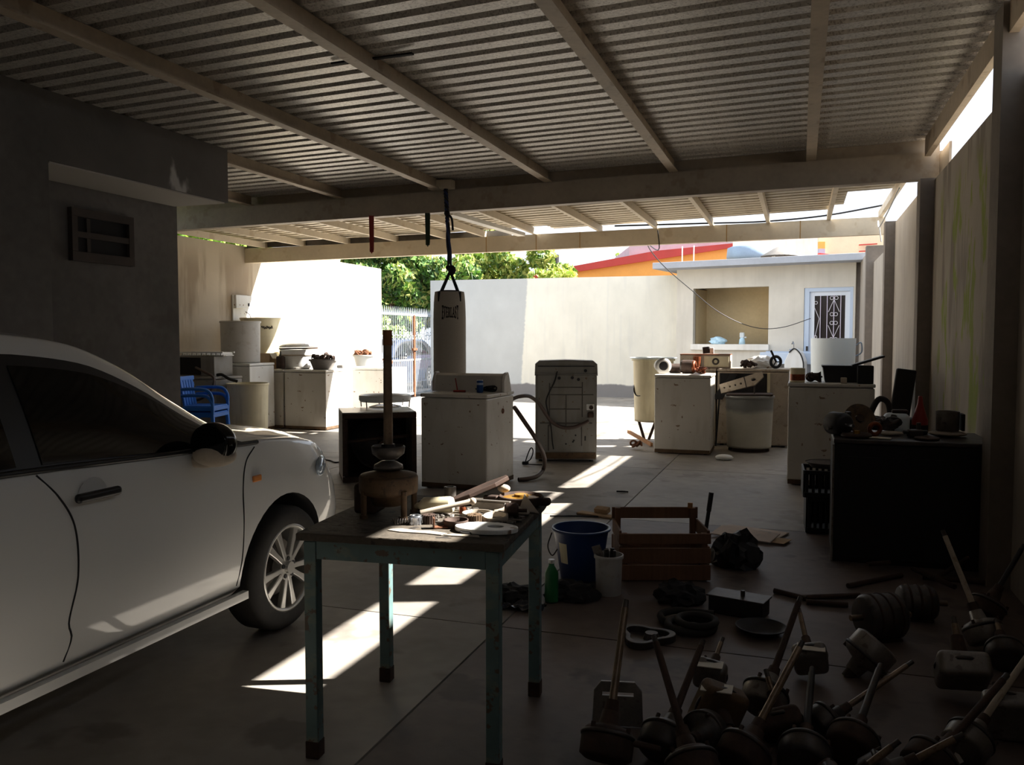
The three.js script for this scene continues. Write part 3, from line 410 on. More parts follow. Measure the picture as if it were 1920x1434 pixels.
function makeCar(name, label, pos, yaw, paint) {
  const c = thing(name, label, 'car', pos, yaw);
  const N = 90, pos_ = [], idx = []; let m = 0;
  for (let i = 0; i <= N; i++) { const D = 0.22 + (4.21 - 0.22) * i / N, h = carHalf(D), ring = [...h, ...h.slice(1, -1).reverse().map(([x, y]) => [-x, y])]; m = ring.length; for (const [x, y] of ring) pos_.push(x, y, -D); }
  for (let i = 0; i < N; i++) for (let j = 0; j < m; j++) { const a = i * m + j, b = i * m + (j + 1) % m; idx.push(a, a + m, b, b, a + m, b + m); }
  for (const [r, s] of [[0, 1], [N, -1]]) { const o = pos_.length / 3; let cx = 0, cy = 0; for (let j = 0; j < m; j++) cy += pos_[(r * m + j) * 3 + 1] / m; pos_.push(cx, cy, pos_[r * m * 3 + 2]); for (let j = 0; j < m; j++) { const a = r * m + j, b = r * m + (j + 1) % m; s > 0 ? idx.push(o, a, b) : idx.push(o, b, a); } }
  const g = new THREE.BufferGeometry(); g.setAttribute('position', new THREE.Float32BufferAttribute(pos_, 3)); g.setIndex(idx); g.computeVertexNormals(); g.setAttribute('uv', new THREE.Float32BufferAttribute(new Float32Array(pos_.length / 3 * 2), 2));
  // orientation check: outward normals
  { const n = g.attributes.normal; const k = Math.floor(N / 2) * m + 12; if (n.getX(k) < 0) { for (let i = 0; i < idx.length; i += 3) { const t = idx[i]; idx[i] = idx[i + 1]; idx[i + 1] = t; } g.setIndex(idx); g.computeVertexNormals(); } }
  const ev = new Evaluator(); ev.useGroups = true; ev.attributes = ['position', 'normal', 'uv'];
  let B = new Brush(g, paint); B.updateMatrixWorld();
  for (const s of [-1, 1]) for (const D of WHEEL) { const k = new Brush(cylX(0.345, 0.62, 40, s * 0.78, WR + 0.02, -D), M.blackSoft); k.updateMatrixWorld(); B = ev.evaluate(B, k, SUBTRACTION); B.updateMatrixWorld(); }
  const rg = B.geometry, ni = rg.index, mats = Array.isArray(B.material) ? B.material : [B.material], parts = new Map();
  const pull = (gs) => { const P0 = [], N0 = []; for (const q of gs) for (let i = q.start; i < q.start + q.count; i++) { const v = ni ? ni.getX(i) : i; P0.push(rg.attributes.position.getX(v), rg.attributes.position.getY(v), rg.attributes.position.getZ(v)); N0.push(rg.attributes.normal.getX(v), rg.attributes.normal.getY(v), rg.attributes.normal.getZ(v)); } const o = new THREE.BufferGeometry(); o.setAttribute('position', new THREE.Float32BufferAttribute(P0, 3)); o.setAttribute('normal', new THREE.Float32BufferAttribute(N0, 3)); return o; };
  const gs = rg.groups.length ? rg.groups : [{ start: 0, count: ni ? ni.count : rg.attributes.position.count, materialIndex: 0 }];
  mesh('body_shell', pull(gs.filter((q) => mats[q.materialIndex] === paint)), paint, c);
  const dark = gs.filter((q) => mats[q.materialIndex] !== paint); if (dark.length) mesh('wheel_housing', pull(dark), M.blackSoft, c);
  // glass and pillars on both sides
  const strip = (D0, D1, f0, f1, off, n = 24, mm = 6, sx = 1) => { const P0 = []; const at = (D, f) => { const r = carRow(D), y = r[3] + 0.004 + (r[5] - 0.045 - r[3]) * f; return carSide(D, Math.max(r[3] + 0.004, y), off).multiply(V(sx, 1, 1)); }; for (let i = 0; i < n; i++) for (let j = 0; j < mm; j++) { const a = D0 + (D1 - D0) * i / n, b = D0 + (D1 - D0) * (i + 1) / n, u = f0 + (f1 - f0) * j / mm, v = f0 + (f1 - f0) * (j + 1) / mm, p = at(a, u), q = at(b, u), r = at(b, v), s = at(a, v); const tri = (x, y, z) => P0.push(x.x, x.y, x.z, y.x, y.y, y.z, z.x, z.y, z.z); if (sx > 0) { tri(p, q, r); tri(p, r, s); } else { tri(p, r, q); tri(p, s, r); } } const o = weldG(P0); return o; };
  const slab = (gg, t) => { const a = flat(gg), b = a.clone(), p = b.attributes.position, n = b.attributes.normal; for (let i = 0; i < p.count; i++) p.setXYZ(i, p.getX(i) - n.getX(i) * t, p.getY(i) - n.getY(i) * t, p.getZ(i) - n.getZ(i) * t); return a; };
  for (const s of [1, -1]) {
    mesh('window_surround', slab(strip(0.62, 3.33, 0, 1, 0.004, 50, 6, s)), M.blackTrim, c);
    mesh('front_window', strip(2.15, 3.08, 0.05, 0.9, 0.008, 30, 6, s), M.glassDark, c);
    mesh('rear_window', strip(1.05, 2.05, 0.05, 0.9, 0.008, 30, 6, s), M.glassDark, c);
    const belt = []; for (let i = 0; i <= 24; i++) { const D = 0.7 + 2.62 * i / 24, r = carRow(D), v = carSide(D, r[3] + 0.006, 0.008); v.x *= s; belt.push(v); } mesh('belt_moulding', tube(belt, 0.011, 60, 6), M.blackTrim, c);
    const seam = (pts) => mesh('door_seam', tube(pts.map(([D, y]) => { const v = carSide(D, y, -0.001); v.x *= s; return v; }), 0.0042, 40, 5), M.blackSoft, c);
    seam([[3.3, 0.915], [3.22, 0.86], [3.17, 0.76], [3.155, 0.6], [3.15, 0.42], [3.13, 0.31]]);
    seam([[2.12, 0.965], [2.19, 0.88], [2.235, 0.78], [2.235, 0.6], [2.2, 0.44], [2.215, 0.39], [2.19, 0.31]]);
    mesh('sill_trim', join([beam(V(s * 0.842, 0.262, -1.36), V(s * 0.842, 0.262, -3.17), 0.03, 0.035)]), paint, c);
    // handle with its round recess
    for (const [D, y] of [[2.31, 0.862], [1.3, 0.875]]) { const v = carSide(D + 0.02, y, 0.001); const rec = T(new THREE.CylinderGeometry(0.062, 0.066, 0.006, 28), 0, 0, 0, 0, 0, Math.PI / 2); rec.translate(s * v.x, y, v.z); mesh('handle_recess', rec, paint, c); const hb = rbox(0.03, 0.034, 0.2, 0.014, s * (v.x + 0.025), y + 0.004, v.z - 0.005); mesh('door_handle', hb, M.blackTrim, c); }
    const rp = carSide(3.27, 0.775, 0); mesh('side_repeater', rbox(0.012, 0.03, 0.062, 0.006, s * (rp.x + 0.004), rp.y, rp.z), mat(0xd98a4a, 0.2), c);
    // mirror
    const mg = new THREE.Group(); mg.name = 'wing_mirror'; c.add(mg); mg.position.set(s * 0.83, 0.965, -2.86);
    const sh = sph(1, 0, 0, 0, 0.105, 0.088, 0.07); { const p = sh.attributes.position; for (let i = 0; i < p.count; i++) if (p.getZ(i) > 0.03) p.setZ(i, 0.03); sh.computeVertexNormals(); } sh.translate(s * 0.075, 0.02, -0.03);
    mesh('housing', sh, M.blackGloss, mg); mesh('shaded_shell', [T(sph(1, 0, 0, 0, 0.1, 0.05, 0.065), s * 0.07, -0.03, -0.04), rbox(0.1, 0.05, 0.06, 0.02, s * 0.01, -0.06, -0.035)], M.tan, mg); mesh('mirror_glass', T(sph(1, 0, 0, 0, 0.088, 0.068, 0.006), s * 0.075, 0.022, 0.002), M.glassDark, mg);  // white mirror shell coloured tan for the shade on it
    const hl = carSide(3.9, 0.72, 0.0); mesh('headlight', T(sph(1, 0, 0, 0, 0.03, 0.055, 0.15), s * (hl.x - 0.034), hl.y + 0.02, hl.z - 0.02, 0, s * 0.5), mat(0xaebccb, 0.08, { metalness: 0.3 }), c);
  }
  mesh('windscreen', (() => { const P0 = [], at = (D, f) => { const r = carRow(D); const h = carHalf(D), i = Math.round((h.length - 5) + f * 4), q = h[Math.min(h.length - 1, i)]; return V(q[0], q[1] + 0.004, -D); }; for (let i = 0; i < 16; i++) for (let j = 0; j < 8; j++) { const a = 2.62 + 0.55 * i / 16, b = 2.62 + 0.55 * (i + 1) / 16; const pt = (D, k) => { const r = carRow(D), f = -1 + k / 4; const x = r[6] * 0.86 * f; return V(x, r[5] + (r[7] - r[5]) * (1 - f * f * 0.5) + 0.006, -D); }; const p = pt(a, j), q = pt(b, j), r = pt(b, j + 1), s = pt(a, j + 1); for (const t of [p, r, q, p, s, r]) P0.push(t.x, t.y, t.z); } return weldG(P0); })(), M.glassDark, c);
  mesh('badge', rbox(0.09, 0.09, 0.012, 0.02, 0, 0.62, -4.19), M.chrome, c);
  for (const s of [1, -1]) for (const D of WHEEL) {
    const w = new THREE.Group(); w.name = 'wheel'; c.add(w); w.position.set(s * 0.765, WR, -D); w.rotation.y = s > 0 ? 0 : Math.PI;
    mesh('tyre', lathe([[0.2, -0.09], [0.235, -0.095], [0.285, -0.085], [0.3, -0.06], [0.301, 0], [0.3, 0.06], [0.288, 0.082], [0.26, 0.094], [0.213, 0.09], [0.2, 0.07], [0.2, -0.09]], 56).rotateZ(-Math.PI / 2), M.rubber, w);
    mesh('brake_disc', cylX(0.14, 0.02, 28, 0.0, 0, 0), M.alum, w);
    const rim = [lathe([[0.213, 0.075], [0.213, 0.09], [0.2, 0.092], [0.19, 0.075], [0.186, -0.08], [0.2, -0.085], [0.205, 0.06], [0.213, 0.075]], 56).rotateZ(-Math.PI / 2)];
    for (let k = 0; k < 5; k++) for (const o of [-0.27, 0.27]) { const a = Math.PI / 2 + k * Math.PI * 2 / 5 + Math.PI / 5 + o * 0.9; const sp = extr([[0.03, -0.009], [0.12, -0.01], [0.197, -0.016], [0.197, 0.016], [0.12, 0.01], [0.03, 0.009]], 0.018, 0.004); sp.translate(0, 0, -0.009); sp.rotateZ(a); sp.rotateY(Math.PI / 2); sp.translate(0.068, 0, 0); rim.push(sp); }
    rim.push(cylX(0.062, 0.05, 28, 0.055, 0, 0), cylX(0.03, 0.02, 24, 0.088, 0, 0));
    mesh('rim', rim, M.alloy, w);
    for (let k = 0; k < 5; k++) { const a = Math.PI / 2 + k * Math.PI * 2 / 5; mesh('lug_hole', cylX(0.011, 0.012, 12, 0.079, Math.sin(a) * 0.045, -Math.cos(a) * 0.045), M.black, w); }
  }
  return c;
}
makeCar('hatchback_car', 'white hatchback car with black door handle parked beside the grey house wall', V(-3.2, 0, 0), 0, M.paint);
makeCar('hatchback_car', 'dark blue car parked in the street behind the gate', P(-10.95, -0.03, 23.3), 0.02, M.paintBlue).rotation.y = Math.PI;

// ---------- washing machine carcasses ----------
function washer(name, label, p, yaw, o = {}) { // p: middle of the front foot edge on the floor
  const { w = 0.69, h = 0.92, d = 0.66, m = M.enamel, deck = 0.035, group, kick = true, lid = true } = o;
  const t = thing(name, label, 'washer', p, yaw, group);
  mesh('cabinet', rbox(w, h - deck - 0.03, d, 0.014, 0, 0.025 + (h - deck - 0.03) / 2, -d / 2), m, t);
  mesh('top_deck', rbox(w + 0.012, deck, d + 0.014, 0.012, 0, h - deck / 2, -d / 2), o.top ?? m, t);
  if (lid) mesh('lid', rbox(w * 0.66, 0.012, d * 0.62, 0.005, 0, h + 0.004, -d * 0.44), o.top ?? m, t);
  if (kick) mesh('rusty_base', [box(w - 0.012, 0.045, 0.012, 0, 0.035, -0.002), box(0.012, 0.045, d - 0.012, w / 2 - 0.003, 0.035, -d / 2)], M.rustBrown, t);
  for (const sx of [-1, 1]) for (const z of [-0.06, -d + 0.06]) mesh('foot', cyl(0.02, 0.025, 0.03, 12, sx * (w / 2 - 0.06), 0.015, z), M.black, t);
  return t;
}
const tubPts = (r0, r1, h, t = 0.012, lip = 0.02) => [[0, 0], [r0, 0], [r0 + (r1 - r0) * 0.06, h * 0.04], [r1, h - 0.03], [r1 + lip, h - 0.028], [r1 + lip, h], [r1 - t, h], [r0 - t, t], [0, t]];
function tub(name, label, p, r0, r1, h, m, o = {}) { const t = thing(name, label, o.cat ?? 'tub', p, o.yaw ?? 0, o.group); mesh('shell', lathe(tubPts(r0, r1, h, 0.012, o.lip ?? 0.012), 44), m, t); if (o.rim) mesh('rim', tor(r1 + 0.004, 0.014, 0, h - 0.004, 0, 44, 8), o.rim, t); return t; }
const lumps = (n, R, sc, s, hgt = 0.05) => { seed(s); const gs = []; for (let i = 0; i < n; i++) { const a = rr(0, 6.283), r = R * Math.sqrt(rnd()), k = rr(0.6, 1.3) * sc, x = Math.cos(a) * r, z = Math.sin(a) * r, y = rr(0, hgt); const q = Math.floor(rnd() * 3); gs.push(q === 0 ? T(new THREE.DodecahedronGeometry(k, 0), x, y, z, rr(0, 3), rr(0, 3)) : q === 1 ? T(new THREE.TorusGeometry(k, k * 0.35, 6, 12), x, y, z, rr(0, 3), rr(0, 3)) : T(new THREE.CylinderGeometry(k * 0.5, k * 0.5, k * 2, 8), x, y, z, rr(0, 3), rr(0, 3))); } return gs; };
const ground = (p) => { p.y = 0; return p; };
// centre washer with its console on top
{
  const fl = gh(790, 914), w = 0.675, myaw = -0.03, mid = fl.clone().add(V(Math.cos(myaw) * w / 2, 0, -Math.sin(myaw) * w / 2)), MH = 0.9;
  const t = washer('washing_machine', 'white washing machine with rust stains, a loose console and a blue can on top', ground(mid), myaw, { w, h: MH, d: 0.7, lid: false });
  mesh('water_inlet', tor(0.02, 0.006, 0, 0, 0).rotateZ(Math.PI / 2).translate(w / 2 + 0.004, 0.72, -0.4), M.rust, t);
  const lc = (x, z) => V(x, 0, z).applyAxisAngle(V(0, 1, 0), myaw).add(mid).setY(MH + 0.001);
  const c = thing('washer_console', 'loose white washer control console lying on the rusty washing machine', 'console', lc(-0.03, -0.5), myaw + 0.02), L = 0.76;
  mesh('panel', T(extr([[-0.09, 0], [0.09, 0], [0.06, 0.15], [0.015, 0.17], [-0.02, 0.15]], L - 0.05, 0.004), 0, 0, 0).translate(0, 0, -(L - 0.05) / 2).rotateY(-Math.PI / 2), M.enamelB, c);
  for (const s of [-1, 1]) mesh('end_cap', T(extr([[-0.1, 0], [0.1, 0], [0.1, 0.1], [0.05, 0.18], [-0.01, 0.185], [-0.04, 0.15]], 0.02, 0.004), 0, 0, -0.01).rotateY(-Math.PI / 2).translate(s * (L / 2 - 0.012), 0, 0), M.enamel, c);
  for (const f of [-0.36, -0.26, 0.2]) mesh('dial_hole', T(new THREE.CylinderGeometry(0.016, 0.016, 0.03, 14), f * L, 0.07, 0.062, 1.15), M.black, c);
  mesh('lid_hinge', bar(V(L * 0.3, 0.03, 0.07), V(L * 0.36, 0.15, 0.03), 0.008), M.rust, c);
  const cp = lc(0.16, -0.26), can = thing('drink_can', 'blue drink can standing on the rusty washing machine', 'can', cp); mesh('body', lathe([[0, 0], [0.026, 0], [0.032, 0.008], [0.032, 0.105], [0.027, 0.118], [0, 0.118]], 24), mat(0x24518f, 0.3, { metalness: 0.4 }), can); mesh('rim', tor(0.027, 0.002, 0, 0.118, 0, 24, 6), M.chrome, can); mesh('stripe', cyl(0.0324, 0.0324, 0.02, 24, 0, 0.085, 0), mat(0xc9d4e4, 0.35, { metalness: 0.3 }), can);
  one('wire_bundle', 'tangle of dark wiring lying before the loose console', 'wire', [0, 1, 2, 3].map((k) => { seed(60 + k); return tube(Array.from({ length: 7 }, (_, i) => V(rr(-0.13, 0.13), 0.012 + rr(0, 0.05), rr(-0.05, 0.05))), 0.008, 40, 6); }), M.black, lc(0.22, -0.33));
  one('red_tool', 'small red handled tool lying on the washing machine deck', 'tool', [rbox(0.12, 0.02, 0.03, 0.008, 0, 0.011, 0), bar(V(-0.02, 0.02, 0), V(-0.05, 0.13, -0.06), 0.006)], M.red, lc(-0.05, -0.25), 0.2);
}
// far washer turned to show its back panel
const farW = gh(1061, 866);
{
  const w = 0.705, h = 1.165, yaw = face(farW) + 0.02, t = washer('washing_machine', 'washing machine turned round to show its ribbed grey back panel and drain hose', ground(farW), yaw, { w, h: 1.02, d: 0.62, m: M.enamelGray, deck: 0.02, lid: false, kick: false });
  mesh('back_panel', rbox(w - 0.05, 0.88, 0.01, 0.004, 0, 0.56, 0.004), M.enamelGray, t);
  mesh('upper_hood', T(extr([[-w / 2, 0], [w / 2, 0], [w / 2 - 0.005, 0.12], [w / 2 - 0.045, 0.155], [0, 0.165], [-w / 2 + 0.045, 0.155], [-w / 2 + 0.005, 0.12]], 0.3, 0.008), 0, 1.0, -0.31), M.enamelGray, t);
  mesh('seam_strip', box(w - 0.06, 0.008, 0.006, 0, 1.1, 0.004), M.black, t);
  for (const [x, y, ww, hh] of [[0.0, 0.86, 0.38, 0.012], [0.02, 0.775, 0.4, 0.012], [-0.02, 0.61, 0.36, 0.012], [0, 0.45, 0.6, 0.012], [0.262, 0.775, 0.1, 0.01]]) mesh('rib', rbox(ww, hh, 0.012, 0.004, x, y, 0.008), M.ribDark, t);
  for (const [x, y, hh] of [[-0.19, 0.66, 0.5], [0.185, 0.72, 0.4], [0, 0.6, 0.36], [0.18, 0.3, 0.22], [-0.2, 0.28, 0.3]]) mesh('rib', rbox(0.012, hh, 0.012, 0.004, x, y, 0.009), M.ribDark, t);
  for (const [x, y] of [[-0.08, 0.965], [0.07, 0.97], [0.14, 0.95], [0.22, 1.05]]) mesh('valve_hole', T(cylZ(0.018, 0.02, 14), x, y, 0.008), M.black, t);
  for (const [x, y] of [[0.11, 0.31], [0.0, 0.21], [0.09, 0.25], [0.08, 0.235]]) mesh('bolt_hole', T(cylZ(0.01, 0.014, 10), x, y, 0.008), M.black, t);
  mesh('slot', rbox(0.016, 0.055, 0.014, 0.004, 0.22, 0.275, 0.006), M.black, t);
  mesh('hose_outlet', [rbox(0.09, 0.075, 0.02, 0.012, 0.275, 0.635, 0.01)], M.enamelWhite, t); mesh('hose_port', T(cylZ(0.024, 0.04, 18), 0.285, 0.63, 0.01), M.rustDark, t); mesh('hose_clamp', rbox(0.07, 0.06, 0.05, 0.012, 0.28, 0.545, 0.02), M.rustDark, t);
  mesh('base_rail', box(w - 0.02, 0.07, 0.012, 0, 0.075, 0.004), M.rustBrown, t);
  const Zw = zOf(farW) - 0.06, q = (px, py, dz = 0) => along(px, py, Zw + dz);
  const cR = q(1108, 789);
  one('drain_hose', 'brown ribbed drain hose looping from the centre washer to the back panel', 'hose', tube([q(954, 752, -1.1), q(968, 745, -1.0), q(985, 742, -0.9), q(1000, 747, -0.6), q(1013, 760, -0.3), q(1024, 777, -0.12), q(1036, 792, -0.06), q(1055, 801, -0.03), q(1075, 801, -0.02), q(1092, 795, -0.03), q(1104, 789, -0.03)], 0.02, 80, 10), M.hose);
  const g2 = (px, py, h) => gh(px, py, h);
  one('drain_hose', 'brown drain hose curving down to the floor behind the centre washer', 'hose', tube([g2(965, 764, 0.76), g2(972, 774, 0.72), g2(985, 793, 0.62), g2(1000, 815, 0.5), g2(1014, 840, 0.35), g2(1021, 862, 0.2), g2(1018, 880, 0.07), g2(1006, 893, 0.03), g2(985, 898, 0.022), g2(972, 899, 0.022)], 0.022, 80, 10), M.hose);
  one('power_cord', 'black power cord with a plug hanging down the back panel', 'cord', tube([q(1045, 696), q(1040, 715), q(1030, 735), q(1024, 752, -0.02), q(1028, 775, -0.04), q(1033, 800, -0.02), q(1036, 830), q(1038, 842)], 0.008, 60, 6), M.cable);
  const k0 = gh(985, 872), pc = thing('mains_plug', 'black mains cord coiled in a loop beside the centre washer', 'cord', k0); mesh('plug', rbox(0.07, 0.04, 0.05, 0.012, 0, 0.025, 0), M.black, pc);
  mesh('lead', tube([V(0, 0.03, 0), V(0.02, 0.1, 0), V(0.07, 0.2, 0), V(0.09, 0.17, 0), V(0.06, 0.07, 0), V(0.0, 0.025, 0.02), V(0.1, 0.012, 0), V(0.22, 0.012, -0.02)], 0.007, 60, 6), M.cable, pc);
}
// dark open carcass lying on its side with a tub ring on it
{
  const a = gh(643, 905), b = gh(781, 899), mid = ground(a.clone().add(b).multiplyScalar(0.5)), w = a.distanceTo(b), yaw = Math.atan2(-(b.z - a.z), b.x - a.x), h = 0.69, d = 0.62;
  const t = thing('washer_carcass', 'gutted rusty washer carcass lying on its side with a dark open bottom', 'washer', mid, yaw);
  mesh('side_sheet', rbox(w, 0.02, d, 0.006, 0, h - 0.01, -d / 2), M.enamelWhite, t); mesh('side_sheet', box(w, 0.02, d, 0, 0.012, -d / 2), M.rustDark, t);
  mesh('end_sheet', box(0.02, h - 0.04, d, -w / 2 + 0.01, h / 2, -d / 2), M.enamelB, t); mesh('end_sheet', box(0.02, h - 0.04, d, w / 2 - 0.01, h / 2, -d / 2), M.enamelB, t); mesh('back_sheet', box(w - 0.04, h - 0.04, 0.02, 0, h / 2, -d + 0.01), M.rustDark, t);
  mesh('base_frame', [box(w, 0.05, 0.03, 0, h - 0.035, 0.005), box(w, 0.05, 0.03, 0, 0.03, 0.005), box(0.05, h - 0.13, 0.028, -w / 2 + 0.025, h / 2, 0.005), box(0.05, h - 0.13, 0.028, w / 2 - 0.025, h / 2, 0.005)], M.rustDark, t);
  mesh('tub', T(lathe([[0, 0], [0.22, 0], [0.25, 0.04], [0.25, 0.3], [0.24, 0.3], [0.235, 0.05], [0, 0.04]], 36), 0, h / 2, -0.45, Math.PI / 2).translate(0, 0, 0), M.iron, t);
  mesh('cross_bar', [bar(V(-w / 2 + 0.04, h / 2 + 0.05, -0.05), V(w / 2 - 0.04, h / 2 + 0.1, -0.05), 0.018), cylZ(0.06, 0.12, 18, 0.05, h / 2, -0.1)], M.rustDark, t);
  const c0 = gh(722, 752, h + 0.06), rg = thing('tub_ring', 'white enamel tub ring with metal clips resting on the gutted carcass', 'ring', V(c0.x, h, c0.z), 0.2);
  mesh('ring', T(lathe([[0.19, 0], [0.2, -0.01], [0.262, -0.01], [0.275, 0.01], [0.275, 0.05], [0.265, 0.06], [0.2, 0.045], [0.19, 0.03], [0.19, 0]], 48), 0, 0.07, 0), M.enamelWhite, rg);
  for (let k = 0; k < 6; k++) mesh('clip', bar(V(Math.cos(k * 1.047) * 0.262, 0.001, Math.sin(k * 1.047) * 0.262), V(Math.cos(k * 1.047) * 0.268, 0.075, Math.sin(k * 1.047) * 0.268), 0.006, 6), M.iron, rg);
  one('chrome_lid', 'shiny curved lid lying inside the white tub ring', 'lid', lathe([[0, 0.03], [0.08, 0.028], [0.165, 0.01], [0.175, 0], [0.165, 0.004], [0, 0.02]], 40), M.chrome, V(c0.x, h + 0.002, c0.z));
  one('floor_cable', 'black cable lying on the floor between car and carcass', 'cable', tube([gh(585, 862), gh(600, 862), gh(618, 864), gh(630, 868), gh(641, 866)].map((v) => v.setY(0.008)), 0.008, 30, 6), M.cable);
}
// ---------- punching bag ----------
{
  const top = gd(835, 352, beamAt(-3.9) - 0.12), Zb = zOf(top), at = (px, py) => along(px, py, Zb), c = at(843, 600), k = Zb / F;
  const yT = at(843, 541).y, yB = yT - 1.1, r = 30.5 * k;
  const b = thing('punching_bag', 'grey canvas punching bag with black straps hanging on a rope from the main beam', 'punching bag', V(c.x, yB, c.z), face(c));
  const cv = document.createElement('canvas'); cv.width = 1024; cv.height = 1024; const x = cv.getContext('2d'); x.fillStyle = '#a39c92'; x.fillRect(0, 0, 1024, 1024);
  seed(21); for (let i = 0; i < 9000; i++) { x.fillStyle = rnd() > 0.5 ? 'rgba(120,112,104,0.10)' : 'rgba(200,192,182,0.10)'; x.fillRect(rnd() * 1024, rnd() * 1024, rr(2, 26), rr(1, 3)); }
  x.fillStyle = '#1d1a19'; x.textAlign = 'center'; x.textBaseline = 'middle';
  const word = 'EVERLAST', x0 = 170, wd = 176; for (let i = 0; i < 8; i++) { const e = Math.abs(i - 3.5) / 3.5; x.save(); x.translate(x0 + (i + 0.5) / 8 * wd, 264); x.scale(0.6, 2.7 + 1.0 * e * e); x.font = 'bold 52px serif'; x.fillText(word[i], 0, 0); x.lineWidth = 3; x.strokeStyle = '#1d1a19'; x.strokeText(word[i], 0, 0); x.restore(); }
  const ct = new THREE.CanvasTexture(cv); ct.colorSpace = THREE.SRGBColorSpace; ct.wrapS = THREE.RepeatWrapping;
  const H = 1.1, pr = [[r * 0.02, 0], [r * 0.82, 0.0], [r * 0.95, 0.03], [r, 0.14], [r * 1.0, 0.5], [r, 0.75], [r * 0.97, 0.93], [r * 0.93, 1.02], [r * 0.9, 1.06]], g = new THREE.LatheGeometry(pr.map((p) => new THREE.Vector2(p[0], p[1])), 56, 4.74, Math.PI * 2);
  { const uv = g.attributes.uv, p = g.attributes.position; for (let i = 0; i < uv.count; i++) { const a = Math.atan2(p.getX(i), p.getZ(i)) / (Math.PI * 2); uv.setXY(i, uv.getX(i), p.getY(i) / H); } const n = 57; for (let i = 0; i < uv.count; i++) uv.setX(i, Math.floor(i / pr.length) / 56); }
  // the lettering sits a quarter of the way round from the seam
  g.rotateY(0); const bm = mesh('canvas_body', g, mat(0, 0.9, { map: ct }), b, true);
  mesh('bag_top', T(lathe([[0, 0.02], [r * 0.5, 0.018], [r * 0.9, 0.0], [r * 0.9, -0.02], [0, 0]], 40), 0, 1.06, 0), M.blackSoft, b);
  for (const s of [-1, 1]) { mesh('strap', [beam(V(s * r * 0.6, 1.02, r * 0.62), V(0.01, 1.3, 0), 0.012, 0.035), beam(V(s * r * 0.6, 1.02, -r * 0.62), V(0.01, 1.3, 0), 0.012, 0.035), rbox(0.04, 0.11, 0.012, 0.004, s * r * 0.6, 1.0, r * 0.69)], M.blackSoft, b); }
  mesh('knot', [sph(0.045, 0.03, 1.31, 0.02, 1, 1.3, 1), sph(0.03, -0.015, 1.34, 0)], M.blackSoft, b);
  const kn = V(0.01, 1.3, 0).applyAxisAngle(V(0, 1, 0), b.rotation.y).add(b.position);
  const rp = thing('hanging_rope', 'dark braided rope tied over the main beam above the punching bag', 'rope', V(kn.x, kn.y, kn.z)), t2 = V(top.x - kn.x, top.y + 0.05 - kn.y, top.z - kn.z);
  const strand = (ph, rad) => { const P0 = []; for (let i = 0; i <= 60; i++) { const t = i / 60, w = t > 0.55 ? 0.014 : 0.02 * (1 - t * 0.6); P0.push(t2.clone().multiplyScalar(t).add(V(Math.cos(t * (t > 0.55 ? 60 : 8) + ph) * w, 0, Math.sin(t * (t > 0.55 ? 60 : 8) + ph) * w))); } return tube(P0, rad, 160, 6); };
  mesh('strand', strand(0, 0.014), mat(0x20233a, 0.8), rp); mesh('strand', strand(2.1, 0.013), M.black, rp); mesh('strand', strand(4.2, 0.013), mat(0x34406a, 0.8), rp);
  mesh('tail', tube([t2.clone().multiplyScalar(0.66), t2.clone().multiplyScalar(0.6).add(V(0.06, 0, 0.02)), t2.clone().multiplyScalar(0.46).add(V(0.07, 0, 0.02))], 0.013, 20, 6), M.black, rp);
  mesh('knot', sph(0.035, t2.x * 0.66, t2.y * 0.66, t2.z * 0.66), M.black, rp);
  one('beam_bracket', 'pale bracket plate holding the rope at the top of the main beam', 'bracket', rbox(0.3, 0.1, 0.12, 0.008), M.beamPale, V(top.x - 0.05, 3.2, top.z - 0.0));
}
for (const [nm, lb, px, y0, y1, m] of [['hanging_strap', 'red strap hanging down from the main beam', 697, 405, 476, M.red], ['hanging_strap', 'dark green strap hanging down from the main beam', 802, 400, 463, M.greenStrap]]) {
  const p = gd(px, y0, beamAt(px === 697 ? -5 : -4.3) - 0.09), Z = zOf(p), q = along(px, y1, Z), s = thing(nm, lb, 'strap', q, face(q)), L = p.y - q.y; mesh('webbing', T(extr([[-0.022, 0.04], [0.0, 0], [0.026, 0.05], [0.03, L], [-0.03, L]], 0.006, 0.001), 0, 0, 0), m, s); mesh('knot', rbox(0.05, 0.06, 0.03, 0.012, 0, 0.05, 0), m, s);
}
